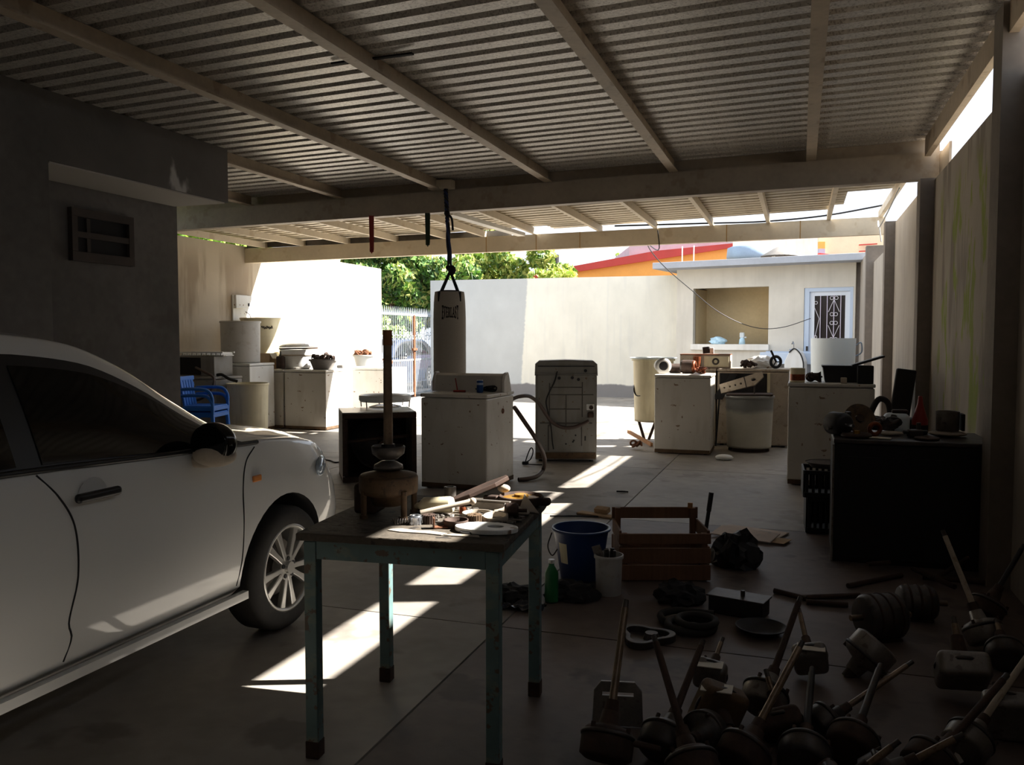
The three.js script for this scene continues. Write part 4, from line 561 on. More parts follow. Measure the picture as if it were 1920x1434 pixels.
// ---------- gearboxes ----------
function gearbox(label, base, tip, o = {}) { // case at base, shaft ends at tip (world points)
  const t = thing('gearbox', label, 'gearbox', base, o.yaw ?? 0, o.group), k = (o.k ?? 1) * 0.82, dir = tip.clone().sub(base).applyAxisAngle(V(0, 1, 0), -(o.yaw ?? 0));
  const q = new THREE.Quaternion().setFromUnitVectors(V(0, 1, 0), dir.clone().normalize()), L = dir.length(), put = (g) => { g.applyQuaternion(q); return g; };
  const cm = o.m ?? M.alum, R = 0.1 * k;
  if (o.square) mesh('gear_case', put(rbox(R * 2, R * 1.1, R * 2, 0.025, 0, 0.01, 0)), cm, t); else mesh('gear_case', put(lathe([[0, -R * 0.6], [R * 0.8, -R * 0.58], [R, -R * 0.45], [R * 1.02, R * 0.35], [R * 0.85, R * 0.55], [R * 0.42, R * 0.7], [R * 0.34, R * 1.2], [0, R * 1.2]], 32)), cm, t);
  mesh('flange', put(T(lathe([[R * 0.5, 0], [R * 1.04, 0], [R * 1.07, 0.008], [R * 1.03, 0.016], [R * 0.5, 0.016], [R * 0.5, 0]], 32), 0, R * 0.2, 0)), M.iron, t);
  for (let i = 0; i < 4; i++) { const a = i * 1.571 + 0.5; mesh('bolt', put(cyl(0.009 * k, 0.009 * k, 0.03, 6, Math.cos(a) * R * 0.95, R * 0.2 + 0.018, Math.sin(a) * R * 0.95)), M.rustDark, t); }
  mesh('collar', put(cyl(0.026 * k, 0.034 * k, 0.09, 18, 0, R * 1.1, 0)), M.rustDark, t);
  mesh('shaft', put(cyl(0.0145 * k, 0.0165 * k, L - R, 16, 0, (L + R) / 2, 0)), o.sm ?? M.shaft, t);
  mesh('spline_tip', put(cyl(0.012 * k, 0.012 * k, 0.06, 8, 0, L + 0.0, 0)), M.iron, t);
  if (o.arm) mesh('lever_arm', put(T(rbox(0.2, 0.02, 0.03, 0.008), R * 0.9, R * 0.2, 0, 0, o.arm)), M.rustDark, t);
  if (o.tag) mesh('paper_tag', rbox(0.11, 0.004, 0.075, 0.001, 0.0, R * 0.95, 0.03), M.paper, t);
  return t;
}
const tipAt = (base, px, py, L) => { const r = ray(px, py), c = camera.position.clone().sub(base), a = r.dot(r), b = 2 * r.dot(c), cc = c.dot(c) - L * L, disc = b * b - 4 * a * cc, t = disc > 0 ? (-b + Math.sqrt(disc)) / (2 * a) : -b / (2 * a), t1 = disc > 0 ? (-b - Math.sqrt(disc)) / (2 * a) : t; const far = along(px, py, t), near = along(px, py, t1); return far.y > 0.03 ? far : near; };
// ---------- painted steel table ----------
const TH = 0.775; let TAB;
{
  const FL = gh(568, 997, TH), FR = gh(936, 1018, TH), BR = gh(1030, 939, TH), ux = FR.clone().sub(FL), w = 0.675, d = 0.70, yaw = Math.atan2(-ux.z, ux.x);
  const c = FL.clone().add(FR).multiplyScalar(0.5); c.y = 0; const t = thing('work_table', 'teal painted steel table with a greasy top holding machine parts', 'table', c, yaw); TAB = t;
  seed(3); const edge = []; const n = 14; for (let i = 0; i < n; i++) edge.push([-w / 2 - 0.012 + (w + 0.024) * i / n, 0.012 + 0.005 * rnd()]); for (let i = 0; i < n; i++) edge.push([w / 2 + 0.012 + 0.004 * rnd(), 0.012 - (d + 0.024) * i / n]); for (let i = 0; i < n; i++) edge.push([w / 2 + 0.012 - (w + 0.024) * i / n, -d - 0.012]); for (let i = 0; i < n; i++) edge.push([-w / 2 - 0.012 - 0.004 * rnd(), -d - 0.012 + (d + 0.024) * i / n]);
  mesh('table_top', T(extr(edge.map(([x, z]) => [x, -z]), 0.018, 0.004), 0, TH - 0.022, 0, -Math.PI / 2).translate(0, 0, 0), M.tableTop, t);
  for (const [x, z] of [[-1, 0], [1, 0], [-1, 1], [1, 1]]) { const px = x * (w / 2 - 0.023), pz = z ? -d + 0.023 : -0.023; mesh('leg', [rbox(0.045, TH - 0.03, 0.045, 0.004, px - x * (x < 0 && !z ? -0.0 : 0), (TH - 0.03) / 2, pz)], M.teal, t); mesh('leg_shoe', rbox(0.049, 0.06, 0.049, 0.004, px, 0.03, pz), M.rustDark, t); }
  mesh('apron', rbox(w - 0.09, 0.065, 0.03, 0.003, 0, TH - 0.058, -0.018), M.teal, t); mesh('apron', rbox(w - 0.09, 0.065, 0.03, 0.003, 0, TH - 0.058, -d + 0.018), M.teal, t);
  mesh('apron', rbox(0.03, 0.065, d - 0.09, 0.003, -w / 2 + 0.018, TH - 0.058, -d / 2), M.teal, t); mesh('apron', rbox(0.03, 0.065, d - 0.09, 0.003, w / 2 - 0.018, TH - 0.058, -d / 2), M.teal, t);
}
const on = (px, py, e = 0.001) => { const p = gh(px, py, TH); p.y = TH + 0.001 + e; return p; };
{ // transmission standing on the table
  const p = on(729, 966), k = mpp(p), t = thing('transmission', 'rusty washer transmission standing on the table with a tall bare shaft', 'gearbox', p, 0.1);
  const R = 55 * k;
  for (const [x, z] of [[-0.6, 0.72], [0.78, 0.62], [-0.7, -0.6], [0.7, -0.6]]) mesh('leg', [cyl(0.011, 0.011, 0.1, 12, x * R, 0.05, z * R), cyl(0.015, 0.015, 0.012, 12, x * R, 0.006, z * R)], M.rustBrown, t);
  mesh('gear_case', T(lathe([[0, 0], [R * 0.55, 0], [R * 0.6, 0.03], [R * 0.98, 0.045], [R, 0.06], [R, 0.1], [R * 0.94, 0.11], [R * 0.5, 0.12], [R * 0.3, 0.13], [0, 0.13]], 40), 0, 0.04, 0), M.rustBrown, t);
  mesh('side_housing', rbox(R * 0.8, 0.11, R * 1.1, 0.015, -R * 0.75, 0.06, -0.02), M.rustDark, t);
  mesh('bearing_plate', T(lathe([[0, 0], [R * 0.5, 0], [R * 0.48, 0.014], [R * 0.2, 0.03], [0, 0.03]], 32), 0, 0.17, 0), M.alum, t);
  mesh('pulley', T(lathe([[0.02, 0], [R * 0.3, 0], [R * 0.54, 0.02], [R * 0.57, 0.045], [R * 0.52, 0.05], [R * 0.47, 0.028], [R * 0.2, 0.02], [0.02, 0.03]], 40), 0, 0.205, 0), M.iron, t);
  mesh('hub', cyl(0.024, 0.03, 0.05, 20, 0, 0.235, 0), M.iron, t);
  const Ls = (888 - 690) * k; mesh('shaft', cyl(0.0155, 0.017, Ls, 18, 0, 0.24 + Ls / 2, 0), M.shaft, t); mesh('shaft_tip', cyl(0.017, 0.017, 0.055, 10, 0, 0.24 + Ls + 0.02, 0), M.rust, t);
}
{ // loose parts on the table top
  const gr = 'loose parts on the work table';
  const small = (nm, lb, cat, px, py, geo, m, yaw = 0, e = 0) => one(nm, lb, cat, geo, m, on(px, py, e), yaw, gr);
  { const p = on(977, 948), t = thing('brake_drum', 'round brass coloured brake drum with a bright hub at the table corner', 'drum', p, 0, gr); mesh('drum', lathe([[0, 0], [0.07, 0], [0.085, 0.01], [0.088, 0.035], [0.082, 0.04], [0.072, 0.03], [0.03, 0.022], [0, 0.022]], 40), M.rustDark, t); mesh('face_plate', T(lathe([[0, 0.002], [0.07, 0.0], [0.07, 0.004], [0.032, 0.008], [0, 0.008]], 36), 0, 0.027, 0), M.brass, t); mesh('hub', cyl(0.026, 0.03, 0.012, 24, 0, 0.038, 0), M.brass, t); mesh('lug', rbox(0.05, 0.03, 0.04, 0.012, 0.09, 0.018, -0.01), M.rustDark, t); }
  { const p = on(844, 939), t = thing('steel_sleeve', 'short pale steel sleeve standing beside the slanted bracket', 'sleeve', p, 0, gr); mesh('sleeve', lathe([[0.013, 0], [0.024, 0], [0.024, 0.055], [0.013, 0.055], [0.013, 0]], 24), M.alum, t); mesh('rust_ring', cyl(0.0245, 0.0245, 0.014, 24, 0, 0.008, 0, true), M.rust, t); }
  { const a = on(846, 950, 0.012), b = along(952, 898, zOf(a) + 0.06), t = thing('slanted_bracket', 'long dark bracket plate propped up on the other table parts', 'bracket', a, 0, gr); const d = b.clone().sub(a), L = d.length(), g = extr([[0, -0.012], [L * 0.3, -0.03], [L * 0.75, -0.03], [L, -0.008], [L * 1.0, 0.012], [L * 0.7, 0.03], [L * 0.25, 0.03], [0, 0.012]], 0.012, 0.003); g.rotateX(-Math.PI / 2); const m4 = new THREE.Matrix4(), x = d.clone().normalize(), z = x.clone().cross(V(0, 1, 0)).normalize(), y = z.clone().cross(x); m4.makeBasis(x, y, z); g.applyMatrix4(m4); mesh('plate', g, M.rustDark, t); mesh('bulb', T(sph(0.02, 0, 0, 0, 1.3, 0.8, 0.9), d.x * 0.93, d.y * 0.93 - 0.03, d.z * 0.93), M.tan, t); mesh('block', rbox(0.06, 0.035, 0.05, 0.008, d.x * 0.72, 0.008, d.z * 0.72), M.rustDark, t); }
  small('steel_ring', 'wide pale steel ring lying flat on the table', 'ring', 895, 972, lathe([[0.05, 0], [0.056, 0], [0.056, 0.022], [0.05, 0.022], [0.05, 0]], 40), M.tan, 0, 0);
  small('steel_ring', 'tilted worn ring lying against the wide steel ring', 'ring', 929, 977, T(lathe([[0.038, 0], [0.046, 0], [0.046, 0.018], [0.038, 0.018], [0.038, 0]], 32), 0, 0.004, 0, 0.12), M.tan);
  small('clutch_cup', 'dark shallow clutch cup with a pale rim among the parts', 'cup', 855, 987, lathe([[0, 0.004], [0.034, 0.004], [0.038, 0.024], [0.043, 0.024], [0.042, 0], [0, 0]], 36), M.rustDark);
  small('hand_lever', 'pale bone shaped lever lying across the table parts', 'lever', 838, 968, [bar(V(-0.085, 0.016, 0.045), V(0.075, 0.05, -0.05), 0.009, 10), sph(0.013, 0.08, 0.05, -0.053)], M.tan);
  small('flat_bar', 'thin straight steel bar laid over a block', 'bar', 917, 956, [rbox(0.17, 0.006, 0.016, 0.002, 0, 0.034, 0), rbox(0.13, 0.03, 0.03, 0.003, -0.005, 0.015, -0.01)], M.alum);
  small('oval_cover', 'pale oval cover plate with a round hole near the table edge', 'cover', 912, 996, T(extr(Array.from({ length: 36 }, (_, i) => { const a = i / 36 * 6.283; return [Math.cos(a) * 0.105, Math.sin(a) * 0.062]; }), 0.01, 0.003, [{ x: 0.03, y: 0.004, r: 0.03, ry: 0.024 }]), 0, 0.004, 0, -Math.PI / 2), M.enamelWhite, 0.1);
  const cog = (r, n, h) => { const pts = []; for (let i = 0; i < n; i++) for (const [f, k] of [[0, 0.82], [0.3, 0.82], [0.4, 1], [0.8, 1]]) { const a = (i + f) / n * 6.283; pts.push([Math.cos(a) * r * k, Math.sin(a) * r * k]); } return T(extr(pts, h, 0.001, [{ x: 0, y: 0, r: r * 0.3 }]), 0, 0, 0, -Math.PI / 2); };
  small('spur_gear', 'brown toothed gear standing by the oval cover', 'gear', 889, 981, cog(0.026, 18, 0.03), M.rustBrown);
  small('spur_gear', 'small dark toothed gear beside the shiny nut', 'gear', 804, 981, cog(0.022, 16, 0.03), M.rustDark);
  small('hex_nut', 'big shiny castellated nut in the sunlight on the table', 'nut', 779, 982, [cog(0.026, 8, 0.024), T(lathe([[0.01, 0.024], [0.022, 0.024], [0.02, 0.03], [0.01, 0.03], [0.01, 0.024]], 20), 0, 0, 0)], M.chrome);
  small('plastic_bottle', 'cream plastic bottle lying on its side with a brown end', 'bottle', 815, 963, [T(lathe([[0, -0.07], [0.026, -0.07], [0.03, -0.06], [0.03, 0.04], [0.012, 0.06], [0.012, 0.075], [0, 0.075]], 24), 0, 0.031, 0, 0, 0, Math.PI / 2 + 0.08)], M.tubCream, 0.1);
  small('small_motor', 'dark round motor end lying near the right table edge', 'motor', 959, 972, [T(lathe([[0, -0.025], [0.022, -0.025], [0.027, -0.016], [0.027, 0.016], [0.02, 0.025], [0, 0.025]], 28), 0, 0.028, 0, 0, 0, Math.PI / 2), cylX(0.007, 0.075, 10, 0.018, 0.028, 0)], M.rustDark, 0.3);
  small('ceramic_shard', 'pale triangular shard lying on the right table edge', 'shard', 993, 960, T(extr([[-0.035, -0.01], [0.035, -0.02], [-0.02, 0.05]], 0.012, 0.003), 0, 0.012, 0, -0.5, 0.2), M.tan);
  small('crumpled_rag', 'stained pale rag bunched on the table between bar and knob', 'rag', 957, 962, (() => { const g = new THREE.IcosahedronGeometry(0.05, 3), p = g.attributes.position; for (let i = 0; i < p.count; i++) { const v = V().fromBufferAttribute(p, i), k = 0.75 + 0.5 * vn(v.x * 60 + 9, v.z * 60 + 9, 64, 64, 7); p.setXYZ(i, v.x * 1.3 * k, Math.max(0, v.y * 0.5 * k), v.z * k); } g.computeVertexNormals(); return g; })(), M.tan, 0.2);
  small('metal_strip', 'short orange brown strip lying behind the flat bar', 'strip', 872, 945, rbox(0.04, 0.012, 0.014, 0.003, 0, 0.007, 0), M.copper, 0.1);
  small('tan_scrap', 'thin flat tan sheet near the front table edge', 'paper', 775, 997, T(extr([[-0.09, -0.008], [-0.04, -0.022], [0.05, -0.018], [0.11, -0.026], [0.12, 0.0], [0.05, 0.02], [0.01, 0.012], [-0.05, 0.024], [-0.08, 0.012]], 0.0015), 0, 0.001, 0, -Math.PI / 2), M.tan, 0.05);  // thin tan piece with a ragged outline, flat on the table top
  small('tan_scrap', 'thin flat tan scrap under the oval cover', 'paper', 868, 1005, T(extr([[-0.06, -0.012], [0.06, -0.014], [0.05, 0.012], [-0.04, 0.014]], 0.0015), 0, 0.001, 0, -Math.PI / 2), M.tan, 0.1);
    { const t = thing('coil_spring', 'short dark coil spring lying beside the big nut', 'spring', on(752, 984), 0.5, gr); const pts = []; for (let i = 0; i <= 80; i++) { const a = i / 80 * 6.283 * 7; pts.push(V(-0.03 + 0.06 * i / 80, 0.011 + Math.sin(a) * 0.009, Math.cos(a) * 0.009)); } mesh('coil', tube(pts, 0.002, 200, 5), M.iron, t); }
  small('bearing_race', 'bright ball bearing race lying behind the hand lever', 'bearing', 842, 955, [lathe([[0.014, 0], [0.026, 0], [0.026, 0.012], [0.014, 0.012], [0.014, 0]], 28)], M.alum);
  small('angle_bracket', 'bent rusty angle bracket between bottle and clutch cup', 'bracket', 826, 990, [rbox(0.05, 0.005, 0.03, 0.001, 0, 0.003, 0), rbox(0.005, 0.035, 0.03, 0.001, -0.023, 0.018, 0)], M.rust, 0.5);
  small('seal_ring', 'black rubber seal ring near the oval cover', 'ring', 876, 1000, tor(0.022, 0.004, 0, 0.004, 0), M.rubber);
  small('steel_pin', 'thick short steel pin lying before the motor end', 'pin', 935, 990, cylX(0.007, 0.07, 12, 0, 0.0075, 0), M.alum, 0.4);
  small('copper_bush', 'small copper bush standing by the steel ring', 'bush', 868, 966, lathe([[0.008, 0], [0.014, 0], [0.014, 0.03], [0.008, 0.03], [0.008, 0]], 20), M.copper);
  small('cast_arm', 'dark cast arm lying under the slanted bracket', 'arm', 905, 946, [rbox(0.12, 0.02, 0.028, 0.008, 0, 0.011, 0), cyl(0.022, 0.024, 0.028, 18, 0.06, 0.0145, 0)], M.rustDark, 0.2);
  small('rubber_boot', 'brown rubber boot lying at the left of the table parts', 'boot', 795, 955, lathe([[0.01, 0], [0.03, 0], [0.026, 0.015], [0.028, 0.02], [0.018, 0.035], [0.01, 0.035], [0.01, 0]], 24), M.hose);
  seed(77); const bits = []; for (let i = 0; i < 90; i++) { const x = rr(-0.2, 0.22), z = rr(-0.16, 0.1), k = rr(0.004, 0.011), q = i % 4; bits.push(q === 0 ? T(new THREE.TorusGeometry(k * 1.3, k * 0.4, 6, 12), x, 0.006, z, Math.PI / 2 - 0.1) : q === 1 ? T(new THREE.CylinderGeometry(k * 0.5, k * 0.5, k * 5, 8), x, 0.006, z, 0, rr(0, 3), Math.PI / 2) : q === 2 ? T(new THREE.BoxGeometry(k * 2, k, k * 1.4), x, k / 2 + 0.001, z, 0, rr(0, 3)) : T(new THREE.CylinderGeometry(k, k, k, 6), x, k / 2 + 0.001, z)); }
  const st = one('metal_scraps', 'scattered screws, washers and small scraps over the table top', 'scraps', bits, M.alum, on(862, 975)); st.userData.kind = 'stuff';
}
// ---------- left group by the boundary wall ----------
{
  const fz = (x, D) => P(x, 0, D);
  washer('washing_machine', 'white washing machine beside the cream tub, second in the row along the left wall', fz(-7.24, 11.28), 0, { w: 0.74, h: 0.93, d: 0.68, m: M.enamelB, lid: false });
  washer('washing_machine', 'white washing machine standing in the corner of the left wall row, under the cardboard box', fz(-8.05, 11.3), 0, { w: 0.8, h: 0.93, d: 0.66, m: M.enamelB, lid: false });
  washer('washing_machine', 'sunlit white washing machine at the open end of the left wall row', fz(-6.88, 12.75), 0, { w: 0.74, h: 0.92, d: 0.6, m: M.enamelWhite, lid: false });
  washer('washing_machine', 'grey washing machine carrying the black open box next to the blue chairs', fz(-8.17, 9.9), 0, { w: 0.72, h: 0.87, d: 0.6, m: M.enamelGray, lid: false });
  washer('washing_machine', 'white washing machine carrying the grey tub against the left wall', fz(-8.1, 10.6), 0, { w: 0.7, h: 1.04, d: 0.62, m: M.enamelWhite, lid: false });
  { const t = thing('oven_box', 'black fronted steel box with a white slatted rack on the grey machine', 'oven', P(-8.28, 0.871, 10.08)); mesh('shell', rbox(0.62, 0.29, 0.42, 0.01, 0.02, 0.145, -0.18), M.enamelGray, t); mesh('front', rbox(0.38, 0.25, 0.02, 0.005, -0.09, 0.145, 0.035), M.blackSoft, t);
    const r = thing('white_rack', 'white plastic slatted rack lying on the black fronted box', 'rack', P(-8.2, 1.165, 10.22), 0.06); mesh('frame', [rbox(0.72, 0.022, 0.03, 0.005, 0, 0.05, 0.14), rbox(0.72, 0.022, 0.03, 0.005, 0, 0.05, -0.14), rbox(0.72, 0.012, 0.26, 0.005, 0, 0.006, 0)], M.enamelWhite, r); for (let k = 0; k < 9; k++) mesh('slat', rbox(0.02, 0.045, 0.28, 0.004, -0.32 + k * 0.08, 0.03, 0), M.enamelWhite, r); }
  tub('washer_tub', 'grey white washer tub standing on the white machine by the left wall', P(-8.14, 1.041, 10.92), 0.285, 0.295, 0.64, M.tubGray);
  tub('washer_tub', 'tall cream washer tub standing behind the grey tub against the wall', P(-8.37, 0.931, 11.78), 0.31, 0.33, 0.82, M.tubCream).add(new THREE.Mesh(uvMetres(flat(tube(Array.from({ length: 26 }, (_, i) => { const a = 0.62 + i * 0.022; return V(Math.sin(a) * 0.3315, 0.66 + 0.022 * Math.sin(i * 1.7) + 0.01 * Math.sin(i * 0.6), Math.cos(a) * 0.3315); }), 0.0045, 120, 5))), M.black)).children.at(-1).name = 'marker_scribble';
  { const t = tub('washer_tub', 'cream washer tub on short feet on the floor beside the blue chairs', P(-7.48, 0.1, 10.18), 0.27, 0.285, 0.68, M.tubCream); for (let k = 0; k < 3; k++) mesh('foot', rbox(0.05, 0.11, 0.05, 0.006, Math.cos(k * 2.09 + 0.5) * 0.2, -0.045, Math.sin(k * 2.09 + 0.5) * 0.2), M.tan, t); }
  { const t = thing('tub_stack', 'white tub cover with a ring lid standing on the left row of machines', 'tub', P(-7.66, 0.931, 11.76)); mesh('shell', lathe([[0, 0], [0.26, 0], [0.29, 0.04], [0.295, 0.16], [0.3, 0.22], [0.3, 0.3], [0.28, 0.31], [0, 0.31]], 44), M.enamelWhite, t); mesh('band', tor(0.3, 0.012, 0, 0.22, 0, 44), M.tan, t); mesh('ring_lid', T(lathe([[0.18, 0.05], [0.29, 0.03], [0.315, 0.0], [0.315, -0.015], [0.18, 0.03], [0.18, 0.05]], 44), 0.01, 0.36, 0, 0, 0, 0.03), M.enamelWhite, t); mesh('gasket', T(tor(0.295, 0.014), 0.0, 0.325, 0, 0, 0, 0.02), M.rustDark, t); }
  const basin = (nm, lb, p, r, h, m, s, jm) => { const t = thing(nm, lb, 'basin', p); mesh('shell', lathe(tubPts(r * 0.75, r, h, 0.008, 0.02), 36), m, t); const k = mesh('scrap_parts', lumps(30, r * 0.85, 0.04, s, 0.06).map((g) => g.translate(0, h - 0.01, 0)), jm, t); k.userData.kind = 'stuff'; return t; };
  basin('plastic_basin', 'grey basin heaped with rusty parts on the left row of machines', P(-7.1, 0.931, 11.58), 0.2, 0.16, M.concreteDark, 91, M.rustDark);
  basin('plastic_basin', 'small grey basin heaped with rusty parts on the sunlit machine', P(-7.25, 0.93, 13.15), 0.17, 0.2, mat(0x8b8b88, 0.6), 92, M.rust);
  { const t = thing('cardboard_box', 'small open cardboard box on the left row of machines', 'box', P(-8.02, 0.931, 11.44), 0.0); mesh('body', [box(0.2, 0.25, 0.008, 0, 0.125, 0.09), box(0.2, 0.25, 0.008, 0, 0.125, -0.09), box(0.008, 0.25, 0.18, -0.096, 0.125, 0), box(0.008, 0.25, 0.18, 0.096, 0.125, 0), box(0.19, 0.008, 0.18, 0, 0.006, 0)], M.cardboard, t); mesh('flap', T(box(0.1, 0.005, 0.16), 0.12, 0.21, 0, 0, 0, -1.0), M.paper, t); }
  { const t = thing('motor', 'dark round motor standing between cardboard box and grey basin', 'motor', P(-7.74, 0.931, 11.38)); mesh('stator', cyl(0.068, 0.068, 0.18, 24, 0, 0.1, 0), M.rustDark, t); mesh('end_bell', T(sph(0.065, 0, 0.19, 0, 1, 0.4, 1), 0, 0, 0), M.rustDark, t); mesh('shaft', cyl(0.012, 0.012, 0.08, 10, 0, 0.25, 0), M.iron, t); }
  { const t = thing('clear_jar', 'clear plastic box holding dark parts beside the grey basin', 'jar', P(-6.95, 0.931, 11.86)); mesh('shell', rbox(0.13, 0.14, 0.12, 0.02, 0, 0.071, 0), M.clear, t); mesh('contents', rbox(0.1, 0.05, 0.09, 0.02, 0, 0.035, 0), M.rustDark, t); }
  one('scrap_heap', 'low heap of dark flat scraps before the tall cream tub', 'scraps', lumps(16, 0.07, 0.03, 95, 0.03).map((g) => { g.scale(1, 0.45, 1); g.translate(0, 0.03, 0); return g; }), M.rustDark, P(-8.28, 0.931, 11.38)).userData.kind = 'stuff';
  one('rust_parts', 'cluster of orange rusty parts on the sunlit machine', 'parts', lumps(14, 0.09, 0.045, 96, 0.08).map((g) => g.translate(0, 0.05, 0)), M.rust, P(-6.75, 0.925, 13.1)).userData.kind = 'stuff';
  one('rust_parts', 'rusty scrap standing behind the gutted carcass in the sun', 'parts', [...lumps(18, 0.14, 0.06, 97, 0.35), bar(V(0, 0, 0), V(0.03, 0.5, 0), 0.02), bar(V(-0.1, 0, 0.05), V(0.08, 0.3, 0), 0.015)].map((g) => g.translate(0, 0.06, 0)), M.rust, P(-5.3, 0, 13.4)).userData.kind = 'stuff';
  { const p = gx(452, 590, LX), t = thing('electric_panel', 'white sheet metal switch panel with wires fixed on the left boundary wall', 'panel', V(LX + 0.002, p.y - 0.35, p.z)); mesh('board', rbox(0.03, 0.62, 0.5, 0.006, 0.016, 0.36, 0), M.enamelWhite, t); mesh('cover', rbox(0.06, 0.22, 0.3, 0.01, 0.05, 0.56, 0.08), M.enamelWhite, t); mesh('socket', rbox(0.02, 0.05, 0.03, 0.004, 0.035, 0.52, -0.16), M.black, t); mesh('wire', tube([V(0.05, 0.4, -0.05), V(0.08, 0.35, -0.12), V(0.06, 0.2, -0.2)], 0.007, 20, 6), M.rustDark, t); }
  // two stacked blue chairs
  const chair = (lb, y) => { const t = thing('plastic_chair', lb, 'chair', P(-7.52, y, 9.32), Math.PI / 2 + 0.25, 'stacked blue chairs'), bp = M.bluePlastic; // local front +z
    mesh('seat', rbox(0.44, 0.035, 0.42, 0.015, 0, 0.43, 0), bp, t); mesh('seat_skirt', [rbox(0.46, 0.05, 0.02, 0.008, 0, 0.405, 0.21), rbox(0.02, 0.05, 0.42, 0.008, 0.22, 0.405, 0), rbox(0.02, 0.05, 0.42, 0.008, -0.22, 0.405, 0)], bp, t);
    for (let k = 0; k < 5; k++) mesh('back_slat', T(rbox(0.06, 0.34, 0.014, 0.006), -0.15 + k * 0.075, 0.61, -0.235, -0.16), bp, t);
    mesh('back_rail', T(rbox(0.46, 0.06, 0.025, 0.012), 0, 0.8, -0.27, -0.16), bp, t);
    for (const s of [-1, 1]) { mesh('arm', [tube([V(s * 0.235, 0.66, -0.24), V(s * 0.25, 0.67, -0.05), V(s * 0.25, 0.65, 0.14), V(s * 0.245, 0.56, 0.2), V(s * 0.235, 0.42, 0.2)], 0.022, 30, 8)], bp, t); mesh('leg', T(rbox(0.05, 0.43, 0.04, 0.012), s * 0.235, 0.215, 0.205, -0.05, 0, s * 0.05), bp, t); mesh('leg', T(rbox(0.05, 0.43, 0.04, 0.012), s * 0.225, 0.215, -0.22, 0.1, 0, s * 0.05), bp, t); } };
  chair('blue plastic armchair on the floor, lower one of the stack', 0); chair('blue plastic armchair stacked on top of another', 0.085);
  one('drain_hose', 'dark hose hanging from the black fronted box over the blue chairs', 'hose', tube([P(-8.2, 1.0, 9.97), P(-7.95, 0.96, 9.8), P(-7.68, 0.86, 9.7), P(-7.66, 0.72, 9.62), P(-7.76, 0.6, 9.56), P(-7.86, 0.56, 9.52)], 0.018, 50, 8), M.hose);
  one('hose_stub', 'short black hose lying over the rim of the floor tub', 'hose', tube([P(-7.9, 0.895, 10.05), P(-7.82, 0.9, 10.05), P(-7.72, 0.84, 10.08), P(-7.6, 0.806, 10.1)], 0.022, 30, 8), M.rubber);
  one('cardboard_scrap', 'brown scrap box under the blue chairs', 'box', rbox(0.26, 0.3, 0.2, 0.01, 0, 0.15, 0), M.cardboard, P(-7.95, 0, 8.9), 0.3);
}
